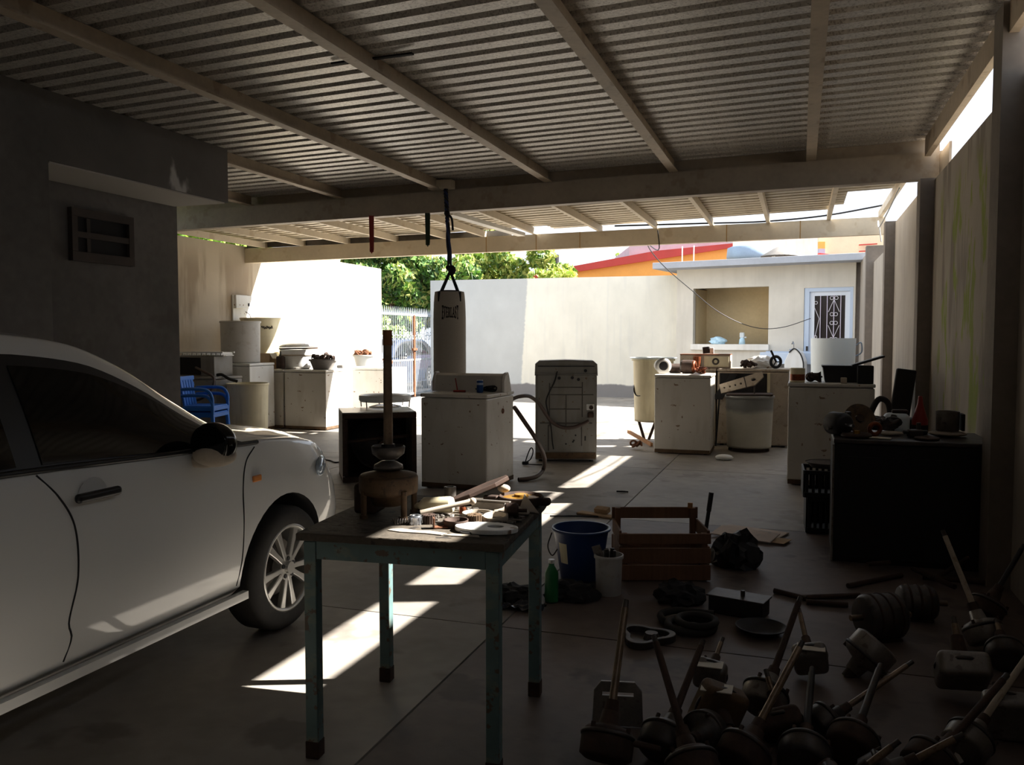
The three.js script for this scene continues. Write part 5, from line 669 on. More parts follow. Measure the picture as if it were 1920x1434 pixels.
// ---------- right group ----------
{
  const R1 = gh(1226, 851), R1r = gh(1331, 852), mid = ground(R1.clone().add(R1r).multiplyScalar(0.5)), w1 = R1.distanceTo(R1r);
  washer('washing_machine', 'dented cream washing machine with copper motors and a grey pipe on top', mid, 0.02, { w: w1, h: 0.975, d: 0.66, m: M.enamelB, lid: false });
  const zt = 0.976, tp = (px, py, h = zt) => gh(px, py, h);
  { const p = tp(1238, 701), t = thing('pvc_pipe', 'short grey pipe collar lying open end forward on the cream machine', 'pipe', V(p.x, zt, p.z - 0.1), 0.35); const g = lathe([[0.055, 0.0], [0.06, 0.0], [0.1, -0.0], [0.1, 0.03], [0.075, 0.05], [0.072, 0.26], [0.058, 0.26], [0.055, 0]], 36); g.rotateX(-Math.PI / 2); mesh('collar', T(g, 0, 0.1, 0.12), M.tubGray, t); mesh('core', cylZ(0.05, 0.2, 24, 0, 0.1, 0.02), M.black, t); }
  const stator = (lb, px, py, yaw, r = 0.09) => { const p = tp(px, py), t = thing('motor', lb, 'motor', V(p.x, zt, p.z), yaw); mesh('stator', cylX(r, 0.13, 24, 0, r, 0), M.rustDark, t); mesh('winding', [T(new THREE.TorusGeometry(r * 0.68, r * 0.28, 10, 28), 0.075, r, 0, 0, Math.PI / 2)], M.copper, t); mesh('end_cap', cylX(r * 0.9, 0.02, 20, -0.075, r, 0), M.iron, t); return t; };
  stator('copper wound motor lying on the cream machine beside the pipe', 1290, 700, -0.15, 0.085); stator('dark washer motor lying behind the grey pipe collar', 1266, 699, 0.3, 0.06);
  one('wire_bundle', 'tangle of orange and black wires between the motors', 'wire', Array.from({ length: 6 }, (_, k) => { seed(130 + k); return tube(Array.from({ length: 6 }, () => V(rr(-0.07, 0.07), 0.01 + rr(0, 0.08), rr(-0.06, 0.06))), 0.007, 30, 6); }), M.copper, (() => { const p = tp(1316, 700.5); p.y = zt; return p; })());
  // tall tub behind, on a broken frame
  { const c = gd(1224, 790, 11.6), t = thing('washer_tub', 'tall cream tub with a pale lid rim standing on a broken frame', 'tub', V(c.x, 0.28, c.z)); mesh('shell', lathe(tubPts(0.25, 0.275, 0.86, 0.012, 0.02), 44), M.tubCream, t); mesh('rim', T(lathe([[0.27, 0], [0.32, 0], [0.32, 0.018], [0.27, 0.018], [0.27, 0]], 44), 0, 0.86, 0), M.milky, t); mesh('drain_hook', tube([V(-0.24, 0.5, 0.1), V(-0.24, 0.42, 0.13), V(-0.2, 0.36, 0.17), V(-0.13, 0.36, 0.22)], 0.009, 20, 6), M.black, t); for (let k = 0; k < 3; k++) mesh('support', bar(V(Math.cos(k * 2.1) * 0.16, -0.28, Math.sin(k * 2.1) * 0.16), V(Math.cos(k * 2.1 + 0.6) * 0.2, 0.01, Math.sin(k * 2.1 + 0.6) * 0.2), 0.02), M.rustDark, t);
    one('wooden_stake', 'orange brown broken stake lying beside the cream machine', 'stick', [beam(gh(1178, 822).setY(0.1), gh(1222, 838).setY(0.03), 0.03, 0.045)], M.lightWood); one('wood_offcuts', 'small pile of broken wood under the tall cream tub', 'wood', lumps(10, 0.07, 0.03, 140, 0.03).map((g) => g.translate(0, 0.05, 0)), M.rust, ground(gh(1196, 842))).userData.kind = 'stuff'; }
  // steel box of an old stove behind the cream machine
  { const t = washer('stove_cabinet', 'open stove carcass standing behind the cream machine, seen past its opening', P(-0.58, 0, 11.42), 0, { w: 0.9, h: 1.02, d: 0.55, m: M.tan, lid: false, kick: false }); t.userData.category = 'stove'; mesh('opening', box(0.6, 0.26, 0.02, -0.12, 0.83, -0.0), M.blackSoft, t); mesh('frame_post', rbox(0.035, 0.5, 0.03, 0.004, 0.2, 0.72, 0.012), M.tubCream, t);
    washer('washing_machine', 'washing machine hidden behind the cream one, carrying the steel burner box', P(-1.3, 0, 11.42), 0, { w: 0.5, h: 1.02, d: 0.6, m: M.tan, lid: false }); const s = thing('burner_box', 'long steel burner box with a round gauge lying behind the copper motors', 'stove', V(-1.2, 1.021, -11.62), 0); mesh('box', rbox(0.66, 0.18, 0.3, 0.012, 0, 0.09, 0), M.tan, s); mesh('front', rbox(0.32, 0.14, 0.012, 0.005, 0.15, 0.09, 0.152), M.tubCream, s); mesh('gauge', T(new THREE.TorusGeometry(0.035, 0.012, 8, 24), 0.14, 0.09, 0.16), M.iron, s); mesh('coil', cyl(0.05, 0.05, 0.15, 18, -0.1, 0.08, 0.19), M.copper, s); mesh('rust_edge', box(0.66, 0.012, 0.31, 0, 0.182, 0), M.rust, s);
    const k = thing('black_switch', 'small black box with a white label on top of the burner box', 'box', V(-1.2, 1.212, -11.62)); mesh('body', T(rbox(0.09, 0.09, 0.07, 0.008), 0, 0.048, 0, 0, 0, 0.1), M.black, k); mesh('label_plate', rbox(0.05, 0.08, 0.06, 0.006, 0.075, 0.041, 0), M.enamelWhite, k); }
  // plastic heap and wheel
  { seed(150); const g = new THREE.IcosahedronGeometry(0.2, 4), p = g.attributes.position; for (let i = 0; i < p.count; i++) { const v = V().fromBufferAttribute(p, i), k = 0.7 + 0.6 * fbm(v.x * 3 + 0.5, v.z * 3 + v.y * 2 + 0.5, 8, 8, 4, 5); p.setXYZ(i, v.x * 1.1 * k, Math.max(-0.02, v.y * 0.7 * k), v.z * 0.7 * k); } g.computeVertexNormals(); one('plastic_heap', 'heap of crumpled white plastic on the stove carcass', 'plastic', T(g, 0, 0.02, 0), M.enamelWhite, V(-0.5, 1.021, -11.78)); }
  { const t = thing('spoked_caster', 'black spoked caster propped on the stove carcass', 'caster', V(-0.3, 1.021, -11.55), 0.5); mesh('tyre', T(new THREE.TorusGeometry(0.07, 0.02, 10, 28), 0, 0.09, 0), M.black, t); for (let k = 0; k < 3; k++) mesh('spoke', bar(V(Math.cos(k * 2.09) * 0.065, 0.09 + Math.sin(k * 2.09) * 0.065, 0), V(0, 0.09, 0), 0.008), M.black, t); mesh('fork', bar(V(0, 0.09, 0.01), V(-0.07, 0.24, 0), 0.014), M.blackSoft, t); }
  one('rust_parts', 'brown parts lying before the plastic heap', 'parts', lumps(14, 0.12, 0.04, 155, 0.04).map((g) => g.translate(0, 0.04, 0)), M.rustDark, V(-0.66, 1.021, -11.5)).userData.kind = 'stuff';
  // dirty tub with a control panel on it
  { const b = gd(1404, 840, 11.02).setY(0), t = thing('washer_tub', 'grimy white tub with a dark dirt band standing before the stove carcass', 'tub', V(b.x, 0.05, b.z)); mesh('shell', lathe(tubPts(0.27, 0.292, 0.65, 0.012, 0.012), 44), M.tubDirty, t); mesh('underframe', [cyl(0.2, 0.22, 0.05, 24, 0, -0.025, 0), rbox(0.5, 0.03, 0.08, 0.006, 0, -0.03, 0.02)], M.rustDark, t); const top = V(b.x, 0.702, b.z);
    one('lid_board', 'warped brown board lying across the grimy tub', 'board', T(rbox(0.56, 0.018, 0.34, 0.005), 0, 0.012, 0, 0, 0, 0.02), M.rustDark, top, 0.05);
    const p = thing('control_panel', 'white control panel with dial holes propped over the grimy tub', 'panel', V(top.x - 0.08, 0.725, top.z + 0.06), 0.0); const pl = extr([[-0.28, -0.06], [0.14, -0.06], [0.26, 0.02], [0.26, 0.09], [-0.28, 0.06]], 0.02, 0.004, [{ x: 0.14, y: 0.015, r: 0.032, ry: 0.024 }, { x: -0.23, y: 0, r: 0.014 }, { x: -0.16, y: 0, r: 0.015 }, { x: -0.09, y: 0.002, r: 0.016 }, { x: -0.02, y: 0.003, r: 0.017 }]); pl.rotateX(-0.45); pl.rotateZ(0.27); pl.translate(0, 0.12, 0); mesh('plate', pl, M.tan, p); mesh('clip', T(rbox(0.012, 0.15, 0.03, 0.004), 0.03, 0.14, 0.01, -0.45, 0, 0.27), M.iron, p); mesh('stay', bar(V(-0.2, 0, -0.02), V(-0.2, 0.07, -0.02), 0.01), M.iron, p); mesh('stay', bar(V(0.14, 0, -0.04), V(0.14, 0.15, -0.04), 0.01), M.iron, p);
    const dk = thing('bent_sheet', 'dark bent sheet leaning on the stove carcass behind the control panel', 'sheet', V(top.x - 0.34, 0.0, -11.36), 0.0); mesh('sheet', T(extr([[-0.16, 0.62], [-0.02, 0.62], [0.16, 0.94], [0.08, 0.95]], 0.02, 0.003), 0, 0, 0), M.blackSoft, dk); mesh('prop', bar(V(-0.1, 0, 0.02), V(-0.06, 0.66, 0.01), 0.012), M.blackSoft, dk); one('cloth_scrap', 'white rag on the floor by the grimy tub', 'rag', sph(0.08, 0, 0.03, 0, 1.3, 0.45, 0.9), M.enamelWhite, ground(gh(1358, 862))); }
  // right washer
  const A = gh(1479, 913), B = gh(1630, 913), wm = ground(A.clone().add(B).multiplyScalar(0.5)), ww = A.distanceTo(B);
  washer('washing_machine', 'brownish washing machine near the right wall carrying black basins and a cream can', wm, 0, { w: ww, h: 0.99, d: 0.68, m: M.enamelB, lid: false });
  const t2 = (px, f) => gd(px, 716, -wm.z + f * 0.68).setY(0.991);
  { const p = t2(1495, 0.2), t = thing('paint_can', 'cream plastic can with a dirty label on the brownish machine', 'can', p); mesh('body', lathe([[0, 0], [0.068, 0], [0.07, 0.01], [0.07, 0.135], [0.06, 0.14], [0, 0.14]], 28), M.tubCream, t); mesh('dirt_band', cyl(0.0705, 0.0705, 0.06, 28, 0, 0.05, 0, true), M.copper, t); }
  { const p = t2(1578, 0.55), t = thing('plastic_basin', 'black rectangular basin on the brownish machine', 'basin', p); mesh('shell', [T(extr([[-0.15, 0], [0.15, 0], [0.175, 0.15], [-0.175, 0.15]], 0.26, 0.006), 0, 0, -0.13)], M.black, t); mesh('rim', rbox(0.38, 0.02, 0.3, 0.008, 0, 0.155, 0), M.black, t); }
  { const p = t2(1622, 0.12), t = thing('machine_hatch', 'black machine hatch propped up slanting on a dark box near the wall', 'hatch', p.setX(Math.min(p.x, 0.66))); mesh('lid', T(rbox(0.3, 0.022, 0.16, 0.01), 0.02, 0.215, 0, 0, 0, 0.32), M.black, t); mesh('prop_box', rbox(0.14, 0.17, 0.14, 0.01, 0.0, 0.086, 0), M.blackSoft, t); }
  { const p = t2(1582, 0.06), t = one('wood_block', 'small pale block lying before the black basin', 'block', rbox(0.055, 0.055, 0.05, 0.006, 0, 0.028, 0), M.tan, p); }
  one('rust_parts', 'dark brown broken parts between the cream can and the black basin', 'parts', [...lumps(18, 0.08, 0.03, 160, 0.03).map((g) => g.translate(0, 0.04, 0)), T(new THREE.ConeGeometry(0.07, 0.1, 4), 0.05, 0.06, 0, 0, 0.4, -0.5)], M.rustDark, t2(1524, 0.4)).userData.kind = 'stuff';
  one('console_post', 'dark upright console leaning at the wall side of the brownish machine', 'console', [T(rbox(0.16, 0.42, 0.08, 0.015), 0.0, 0.22, 0, 0, 0, -0.12)], M.blackSoft, P(0.86, 0.72, 8.1)).userData.label = 'dark upright console standing between the brownish machine and the wall';
  one('console_stand', 'dark crate standing on the floor between the brownish machine and the wall', 'crate', rbox(0.24, 0.715, 0.3, 0.01, 0, 0.36, 0), M.blackSoft, P(0.88, 0, 8.1));
  // white tank behind
  { const p = gd(1560, 760, 12.9), t = thing('water_tub', 'big pale blue white plastic tub behind the brownish machine', 'tub', V(Math.min(p.x, 0.45), 0, p.z)); mesh('shell', lathe([[0, 0], [0.28, 0], [0.295, 1.0], [0.305, 1.42], [0.295, 1.42], [0.28, 0.02], [0, 0.02]], 48), M.milky, t); mesh('handle', tube([V(0.3, 1.32, 0.05), V(0.36, 1.36, 0.08), V(0.37, 1.22, 0.08), V(0.3, 1.17, 0.06)], 0.01, 20, 6), M.steelBlue, t); }
  // laundry sink by the house
  { const s = houseAt(1465, 690), t = thing('laundry_sink', 'pale concrete laundry sink with a tap against the house wall', 'sink', houseLoc(s.x + 0.22, 0, 0.3), housePsi); mesh('basin', [rbox(1.08, 0.24, 0.05, 0.01, 0, 1.0, 0.24), rbox(1.08, 0.26, 0.05, 0.01, 0, 1.01, -0.24), rbox(0.05, 0.24, 0.42, 0.01, -0.52, 1.0, 0), rbox(0.05, 0.24, 0.42, 0.01, 0.52, 1.0, 0), box(1.02, 0.03, 0.42, 0, 0.9, 0)], M.doorBlue, t); for (const x of [-0.36, 0.36]) mesh('support', rbox(0.12, 0.88, 0.42, 0.01, x, 0.44, 0), M.fascia, t); mesh('tap', [bar(V(0.05, 1.1, -0.2), V(0.05, 1.32, -0.2), 0.014), tube([V(0.05, 1.3, -0.2), V(0.05, 1.35, -0.14), V(0.05, 1.3, -0.06)], 0.012, 16, 6), bar(V(-0.03, 1.18, -0.2), V(0.13, 1.18, -0.2), 0.018)], M.chrome, t);
    const u = houseAt(1497, 690), a = thing('washer_door_arch', 'white arched plastic machine shell standing beside the sink', 'shell', houseLoc(u.x + 0.1, 0, 0.8), housePsi); mesh('arch', T(extr([[-0.2, 0], [0.2, 0], [0.2, 0.95], [0.13, 1.12], [0.02, 1.2], [-0.08, 1.12], [-0.16, 0.95]], 0.3, 0.01), 0, 0.0, -0.15), M.enamelWhite, a); mesh('gasket', T(tube([V(0.2, 0.6, 0.17), V(0.2, 0.94, 0.17), V(0.13, 1.12, 0.17), V(0.02, 1.21, 0.17), V(-0.08, 1.13, 0.17)], 0.014, 30, 6), 0, 0, 0), M.black, a); }
}
// ---------- dark cabinet by the right wall and the things on it ----------
{
  const L = ground(gh(1560, 1051)), W = 0.9, h = 0.785, d = 0.62, c = V(L.x + W / 2, 0, L.z);
  const t = thing('dark_cabinet', 'low dark metal cabinet standing against the right wall, covered with parts', 'cabinet', c);
  mesh('carcass', rbox(W, h - 0.03, d, 0.008, 0, (h - 0.03) / 2, -d / 2), M.blackSoft, t); mesh('top_sheet', rbox(W + 0.01, 0.03, d + 0.02, 0.008, 0, h - 0.015, -d / 2), M.iron, t); mesh('lit_edge', box(0.012, h - 0.04, 0.02, -W / 2 - 0.004, (h - 0.04) / 2, -0.01), M.alum, t); mesh('door_panel', rbox(W * 0.92, h * 0.82, 0.012, 0.004, 0, h * 0.45, 0.004), M.blackSoft, t);  // pale edge piece stands for light falling on the left side
  const at = (px, f) => gd(px, 812, -L.z + f * d).setY(h + 0.001), gr = 'parts on the dark cabinet';
  { const p = at(1572, 0.3), q = thing('motor', 'black motor with a clamp lying at the left end of the dark cabinet', 'motor', p  , 0.6, gr); mesh('body', T(lathe([[0, -0.08], [0.06, -0.08], [0.075, -0.06], [0.075, 0.05], [0.05, 0.08], [0, 0.08]], 28), 0, 0.076, 0, Math.PI / 2), M.black, q); mesh('clamp', [rbox(0.03, 0.13, 0.04, 0.006, 0.07, 0.09, 0), bar(V(-0.1, 0.05, 0.02), V(-0.03, 0.06, 0.02), 0.012)], M.iron, q); mesh('shaft', cylZ(0.012, 0.07, 12, 0, 0.076, 0.11), M.chrome, q); }
  { const p = at(1609, 0.55), q = thing('pulley_wheel', 'rusty brown pulley leaning beside the black motor', 'pulley', p, 0.3, gr); mesh('rim', T(lathe([[0.03, 0], [0.09, 0], [0.1, 0.01], [0.09, 0.02], [0.1, 0.032], [0.03, 0.03], [0.03, 0]], 36), 0, 0.093, 0, 1.15), M.rustBrown, q); mesh('hub', T(cyl(0.025, 0.025, 0.05, 18), 0, 0.098, 0.012, 1.15), M.rustDark, q); }
  { const p = at(1606, 0.17), q = thing('pulley_wheel', 'flat brown pulley lying at the front of the dark cabinet', 'pulley', p, 0, gr); mesh('rim', lathe([[0.02, 0], [0.085, 0], [0.095, 0.012], [0.085, 0.028], [0.02, 0.024], [0.02, 0]], 36), M.rustDark, q); mesh('hub', cyl(0.02, 0.022, 0.02, 18, 0, 0.034, 0), M.brass, q); }
  { const p = at(1724, 0.75), q = thing('funnel_bottle', 'red funnel shaped plastic bottle on the dark cabinet', 'bottle', p, 0, gr); mesh('body', lathe([[0, 0], [0.045, 0], [0.05, 0.01], [0.05, 0.09], [0.035, 0.14], [0.018, 0.2], [0.012, 0.25], [0, 0.25]], 28), M.red, q); mesh('grip', cyl(0.051, 0.051, 0.05, 28, 0, 0.035, 0), M.blackSoft, q); }
  { const p = at(1776, 0.55), q = thing('steel_pot', 'grey metal can standing at the wall end of the dark cabinet', 'can', p.clone().add(V(0, 0.041, 0)), 0, gr); mesh('body', lathe([[0, 0], [0.068, 0], [0.07, 0.12], [0.074, 0.124], [0.066, 0.122], [0.064, 0.01], [0, 0.008]], 32), M.alum, q); mesh('side_block', rbox(0.02, 0.11, 0.1, 0.006, 0.085, 0.055, 0), M.blackSoft, q); one('rag_pile', 'yellowish rag bunched under the grey metal can', 'rag', T(sph(0.1, 0, 0, 0, 1.15, 0.2, 0.9), 0, 0.02, 0), M.tan, p, 0, gr); }
  { const p = at(1680, 0.8), q = thing('clear_jug', 'clear plastic jug with a brown lid on the dark cabinet', 'jug', p, 0, gr); mesh('shell', rbox(0.16, 0.13, 0.13, 0.035, 0, 0.066, 0), M.milky, q); mesh('cap', rbox(0.1, 0.025, 0.06, 0.01, 0.02, 0.142, 0), M.rustDark, q); }
  one('drain_hose', 'black corrugated hose arching behind the clear jug', 'hose', tube([at(1628, 0.9).add(V(0, 0.021, 0)), at(1634, 0.9).add(V(0, 0.14, 0)), at(1648, 0.9).add(V(0, 0.22, 0)), at(1662, 0.92).add(V(0, 0.2, 0)), at(1668, 0.94).add(V(0, 0.1, 0)), at(1662, 0.95).add(V(0, 0.021, 0))], 0.02, 40, 8), M.rubber, null, 0, gr);
  one('white_rag', 'pale rag lying among the dark parts on the cabinet', 'rag', T(sph(0.06, 0, 0, 0, 1.5, 0.25, 0.7), 0, 0.015, 0), M.tan, at(1670, 0.45), 0.2, gr);
  { const p = at(1650, 0.62), q = one('parts_heap', 'heap of black greasy parts in the middle of the dark cabinet', 'parts', lumps(30, 0.07, 0.035, 170, 0.05).map((g) => { g.scale(1.2, 1, 0.7); g.translate(0, 0.045, 0); return g; }), M.iron, p, 0, gr); q.userData.kind = 'stuff'; }
  one('valve_block', 'black valve block with two stub pipes lying before the red bottle', 'valve', [rbox(0.09, 0.05, 0.06, 0.012, 0, 0.026, 0), cylX(0.012, 0.15, 12, 0, 0.035, 0), cyl(0.014, 0.014, 0.05, 12, 0.02, 0.07, 0)], M.iron, at(1716, 0.35), 0.3, gr);
  one('gear_plate', 'toothed dark plate lying between the rag and the grey can', 'plate', T(lathe([[0.02, 0], [0.07, 0], [0.075, 0.008], [0.07, 0.016], [0.02, 0.016], [0.02, 0]], 22), 0, 0.001, 0), M.rustDark, at(1738, 0.16), 0, gr);
  one('copper_coil', 'small copper wound coil standing behind the flat pulley', 'coil', [T(new THREE.TorusGeometry(0.035, 0.014, 10, 26), 0, 0.05, 0)], M.copper, at(1640, 0.3), 0.4, gr);
  one('folded_sheet', 'folded pale sheet lying at the front edge of the dark cabinet', 'sheet', T(rbox(0.13, 0.008, 0.05, 0.002), 0, 0.006, 0), M.paper, at(1650, 0.1), -0.2, gr);
}
// crates left of the cabinet
{
  const crate = (lb, px, py, y, w, h, d) => { const p = gh(px, py); p.y = y; const t = thing('plastic_crate', lb, 'crate', p, 0.04, 'black crates by the cabinet'); for (const z of [-d / 2, d / 2]) { mesh('rail', rbox(w, 0.03, 0.02, 0.005, 0, h - 0.015, z), M.black, t); mesh('rail', rbox(w, 0.04, 0.02, 0.005, 0, 0.02, z), M.black, t); for (let k = 0; k < 7; k++) mesh('slat', rbox(0.022, h, 0.012, 0.003, -w / 2 + 0.02 + k * (w - 0.04) / 6, h / 2, z), M.black, t); } for (const x of [-w / 2, w / 2]) mesh('side', rbox(0.015, h, d, 0.005, x, h / 2, 0), M.black, t); mesh('bottom', box(w - 0.02, 0.012, d - 0.02, 0, 0.01, 0), M.black, t); return t; };
  crate('black slatted crate under the other crate beside the cabinet', 1546, 992, 0, 0.27, 0.26, 0.32); crate('black slatted crate on top of the other crate, holding a pan', 1544, 992, 0.262, 0.3, 0.2, 0.34);
  const p = gh(1546, 992); one('grey_pan', 'grey round pan lying in the top crate', 'pan', lathe([[0, 0], [0.1, 0], [0.135, 0.035], [0.145, 0.04], [0.13, 0.03], [0.095, 0.008], [0, 0.008]], 36), M.concreteDark, V(p.x, 0.465, p.z));
}
// ---------- floor things at the front right ----------
{
  { const b = ground(gh(1089, 1083)), k = mpp(b), t = thing('water_bucket', 'dark blue plastic bucket with a label and wire handle on the floor', 'bucket', b, 0.2); mesh('shell', lathe([[0, 0], [0.115, 0], [0.12, 0.01], [0.162, 0.29], [0.175, 0.292], [0.176, 0.305], [0.158, 0.303], [0.112, 0.014], [0, 0.012]], 44), M.bucketBlue, t); mesh('handle', tube([V(-0.172, 0.27, 0.02), V(-0.19, 0.2, 0.08), V(-0.16, 0.16, 0.12), V(-0.13, 0.2, 0.13)], 0.004, 24, 6), M.iron, t); const lb = new THREE.CylinderGeometry(0.1535, 0.1365, 0.12, 16, 1, true, -0.95, 0.42); mesh('label_sticker', T(lb, 0, 0.17, 0), M.tubCream, t); }
  { const b = ground(gh(1141, 1112)), t = thing('rod_bucket', 'small white bucket holding metal rods in front of the blue bucket', 'bucket', b); mesh('shell', lathe([[0, 0], [0.07, 0], [0.075, 0.2], [0.082, 0.202], [0.082, 0.22], [0.072, 0.22], [0.066, 0.01], [0, 0.01]], 36), M.tubGray, t); seed(31); for (let k = 0; k < 9; k++) { const a = rr(0, 6.28), r = rr(0.01, 0.045); mesh('rod', bar(V(Math.cos(a) * r * 0.6, 0.012, Math.sin(a) * r * 0.6), V(Math.cos(a) * r, rr(0.2, 0.26), Math.sin(a) * r), 0.008, 8), M.iron, t); } mesh('flat_plate', T(rbox(0.05, 0.16, 0.006, 0.002), -0.045, 0.19, 0.01, 0, 0, 0.35), M.alum, t); }
  { const a = ground(gh(1160, 1089)), b = ground(gh(1332, 1089)), w = a.distanceTo(b), c = a.clone().add(b).multiplyScalar(0.5), t = thing('wooden_crate', 'brown slatted wooden crate with a raised back board', 'crate', c, Math.atan2(-(b.z - a.z), b.x - a.x)), d = 0.36, h = 0.28;
    for (const [z, hs] of [[0, [0.05, 0.15, 0.25]], [-d, [0.05, 0.15, 0.33]]]) hs.forEach((y) => mesh('slat', rbox(w, z && y > 0.3 ? 0.07 : y > 0.2 ? 0.06 : 0.09, 0.014, 0.003, 0, y, z), M.wood, t));
    for (const x of [-1, 1]) for (const y of [0.06, 0.16, 0.255]) mesh('slat', rbox(0.014, 0.08, d - 0.02, 0.003, x * (w / 2 - 0.01), y, -d / 2), M.wood, t);
    for (const x of [-1, 1]) for (const z of [-0.02, -d + 0.02]) mesh('corner_post', rbox(0.035, z < -0.1 ? 0.365 : h, 0.03, 0.003, x * (w / 2 - 0.035), (z < -0.1 ? 0.365 : h) / 2, z), M.wood, t); mesh('bottom', box(w - 0.03, 0.012, d - 0.03, 0, 0.012, -d / 2), M.wood, t);
    const r0 = gh(1300, 1058).setY(0.02); const tip = gh(1318, 922, 0.49); one('crate_rod', 'dark metal rod standing slanted in the wooden crate', 'rod', [bar(V(c.x + 0.18, 0.022, c.z - 0.19), V(c.x + 0.235, 0.47, c.z - 0.26), 0.012, 10), bar(V(c.x + 0.224, 0.38, c.z - 0.246), V(c.x + 0.237, 0.49, c.z - 0.263), 0.015, 10)], M.black); one('wood_chip', 'pale wood chip lying on the back board of the crate', 'chip', T(rbox(0.03, 0.035, 0.016, 0.003), 0, 0.018, 0), M.lightWood, V(c.x + 0.1, 0.366, c.z - d)); }
  const lump = (lb, nm, cat, p, sx, sy, sz, s, m, f = 5) => { const g = new THREE.IcosahedronGeometry(1, 4), q = g.attributes.position; for (let i = 0; i < q.count; i++) { const v = V().fromBufferAttribute(q, i), k = 0.72 + 0.56 * vn(v.x * f + 20, v.z * f + v.y * f * 0.7 + 20, 64, 64, s); q.setXYZ(i, v.x * sx * k, Math.max(0.002, v.y * sy * k + sy * 0.35), v.z * sz * k); } g.computeVertexNormals(); return one(nm, lb, cat, g, m, p); };
  lump('black bulging sack lying beside the wooden crate', 'black_sack', 'sack', ground(gh(1380, 1060)), 0.14, 0.16, 0.12, 3, M.black, 6);
  lump('black rag heap lying under the right side of the table', 'rag_heap', 'rags', ground(gh(1072, 1120)), 0.14, 0.065, 0.11, 4, M.blackSoft, 8);
  lump('dark oily rag lying beside the table leg', 'rag_heap', 'rags', ground(gh(965, 1122)), 0.12, 0.055, 0.12, 5, M.blackSoft, 9);
  lump('dark tangle of belts before the wooden crate', 'belt_heap', 'belts', ground(gh(1275, 1128)), 0.12, 0.08, 0.11, 6, M.blackSoft, 9);
  const bigMotor = (lb, px, py, yaw, r, L) => { const t = thing('drum_motor', lb, 'motor', ground(gh(px, py)), yaw, 'greasy motors in the heap'); mesh('body', T(lathe([[0, -L / 2], [r * 0.85, -L / 2], [r, -L * 0.4], [r, L * 0.4], [r * 0.85, L / 2], [0, L / 2]], 28), 0, r, 0, 0, 0, Math.PI / 2), M.iron, t); for (const x of [-0.28, 0, 0.28]) mesh('band', T(new THREE.TorusGeometry(r, 0.006, 6, 32), x * L, r, 0, 0, Math.PI / 2), M.rustDark, t); mesh('shaft', cylX(0.014, L + 0.12, 12, 0, r, 0), M.shaft, t); mesh('foot_plate', rbox(L * 0.8, 0.012, r * 1.3, 0.003, 0, 0.007, 0), M.rustDark, t); };
  bigMotor('big greasy motor lying in front of the loose shafts', 1650, 1196, 0.5, 0.105, 0.19); bigMotor('second greasy motor lying behind the big one, nearer the cabinet', 1718, 1160, 0.2, 0.085, 0.17);
  one('foil_sheet', 'crinkled shiny foil lying on the floor behind the table leg', 'foil', (() => { const g = new THREE.PlaneGeometry(0.28, 0.12, 28, 12); g.rotateX(-Math.PI / 2); const p = g.attributes.position; for (let i = 0; i < p.count; i++) p.setY(i, 0.006 + 0.03 * vn(p.getX(i) * 50 + 30, p.getZ(i) * 50 + 30, 128, 128, 5)); g.computeVertexNormals(); return g; })(), mat(0x2a2f3c, 0.2, { metalness: 0.7, side: THREE.DoubleSide }), ground(gh(972, 1140)));
  { const b = ground(gh(1034, 1128)); const t = thing('green_bottle', 'tall green plastic bottle standing behind the table leg', 'bottle', b.add(V(0, 0, 0))); mesh('body', lathe([[0, 0], [0.035, 0], [0.037, 0.01], [0.037, 0.16], [0.015, 0.2], [0.015, 0.215], [0, 0.215]], 24), M.greenPlastic, t); mesh('cap', cyl(0.017, 0.017, 0.02, 16, 0, 0.222, 0), M.enamelWhite, t); }
  // cardboard
  { const a = gh(1345, 1022), b = gh(1462, 1024), t = thing('cardboard_sheet', 'flattened printed cardboard box on the floor behind the crate', 'cardboard', ground(gh(1408, 1000)), -0.33); mesh('panel', rbox(0.46, 0.012, 0.24, 0.003, 0, 0.008, -0.02), M.paperboard, t); mesh('panel', T(rbox(0.44, 0.008, 0.2, 0.003), 0.02, 0.03, 0.16, 0.12, 0.0), M.paperboard, t); mesh('flap', rbox(0.1, 0.006, 0.16, 0.002, 0.27, 0.012, 0.14), M.cardboard, t); mesh('print', T(extr([[-0.09, -0.02], [-0.03, -0.045], [0.06, -0.03], [0.1, 0.0], [0.04, 0.03], [-0.04, 0.035]], 0.001), 0.08, 0.0145, -0.04, -Math.PI / 2), mat(0x5c7f86, 0.9), t); }
  one('board_strip', 'brown board offcut lying behind the blue bucket', 'board', [rbox(0.32, 0.016, 0.09, 0.004, 0, 0.009, 0), T(rbox(0.12, 0.04, 0.06, 0.004), 0.02, 0.04, -0.06, 0.3)], M.cardboard, ground(gh(1118, 967)), -0.3);
  one('thin_stick', 'thin dark stick lying on the floor behind the table', 'stick', bar(gh(1031, 969).setY(0.008), gh(1130, 970).setY(0.008), 0.006, 8), M.blackSoft);
  one('twig', 'short dark twig lying on the floor beyond the wooden crate', 'stick', bar(gh(1156, 923).setY(0.01), gh(1178, 924).setY(0.01), 0.008, 6), M.blackSoft);
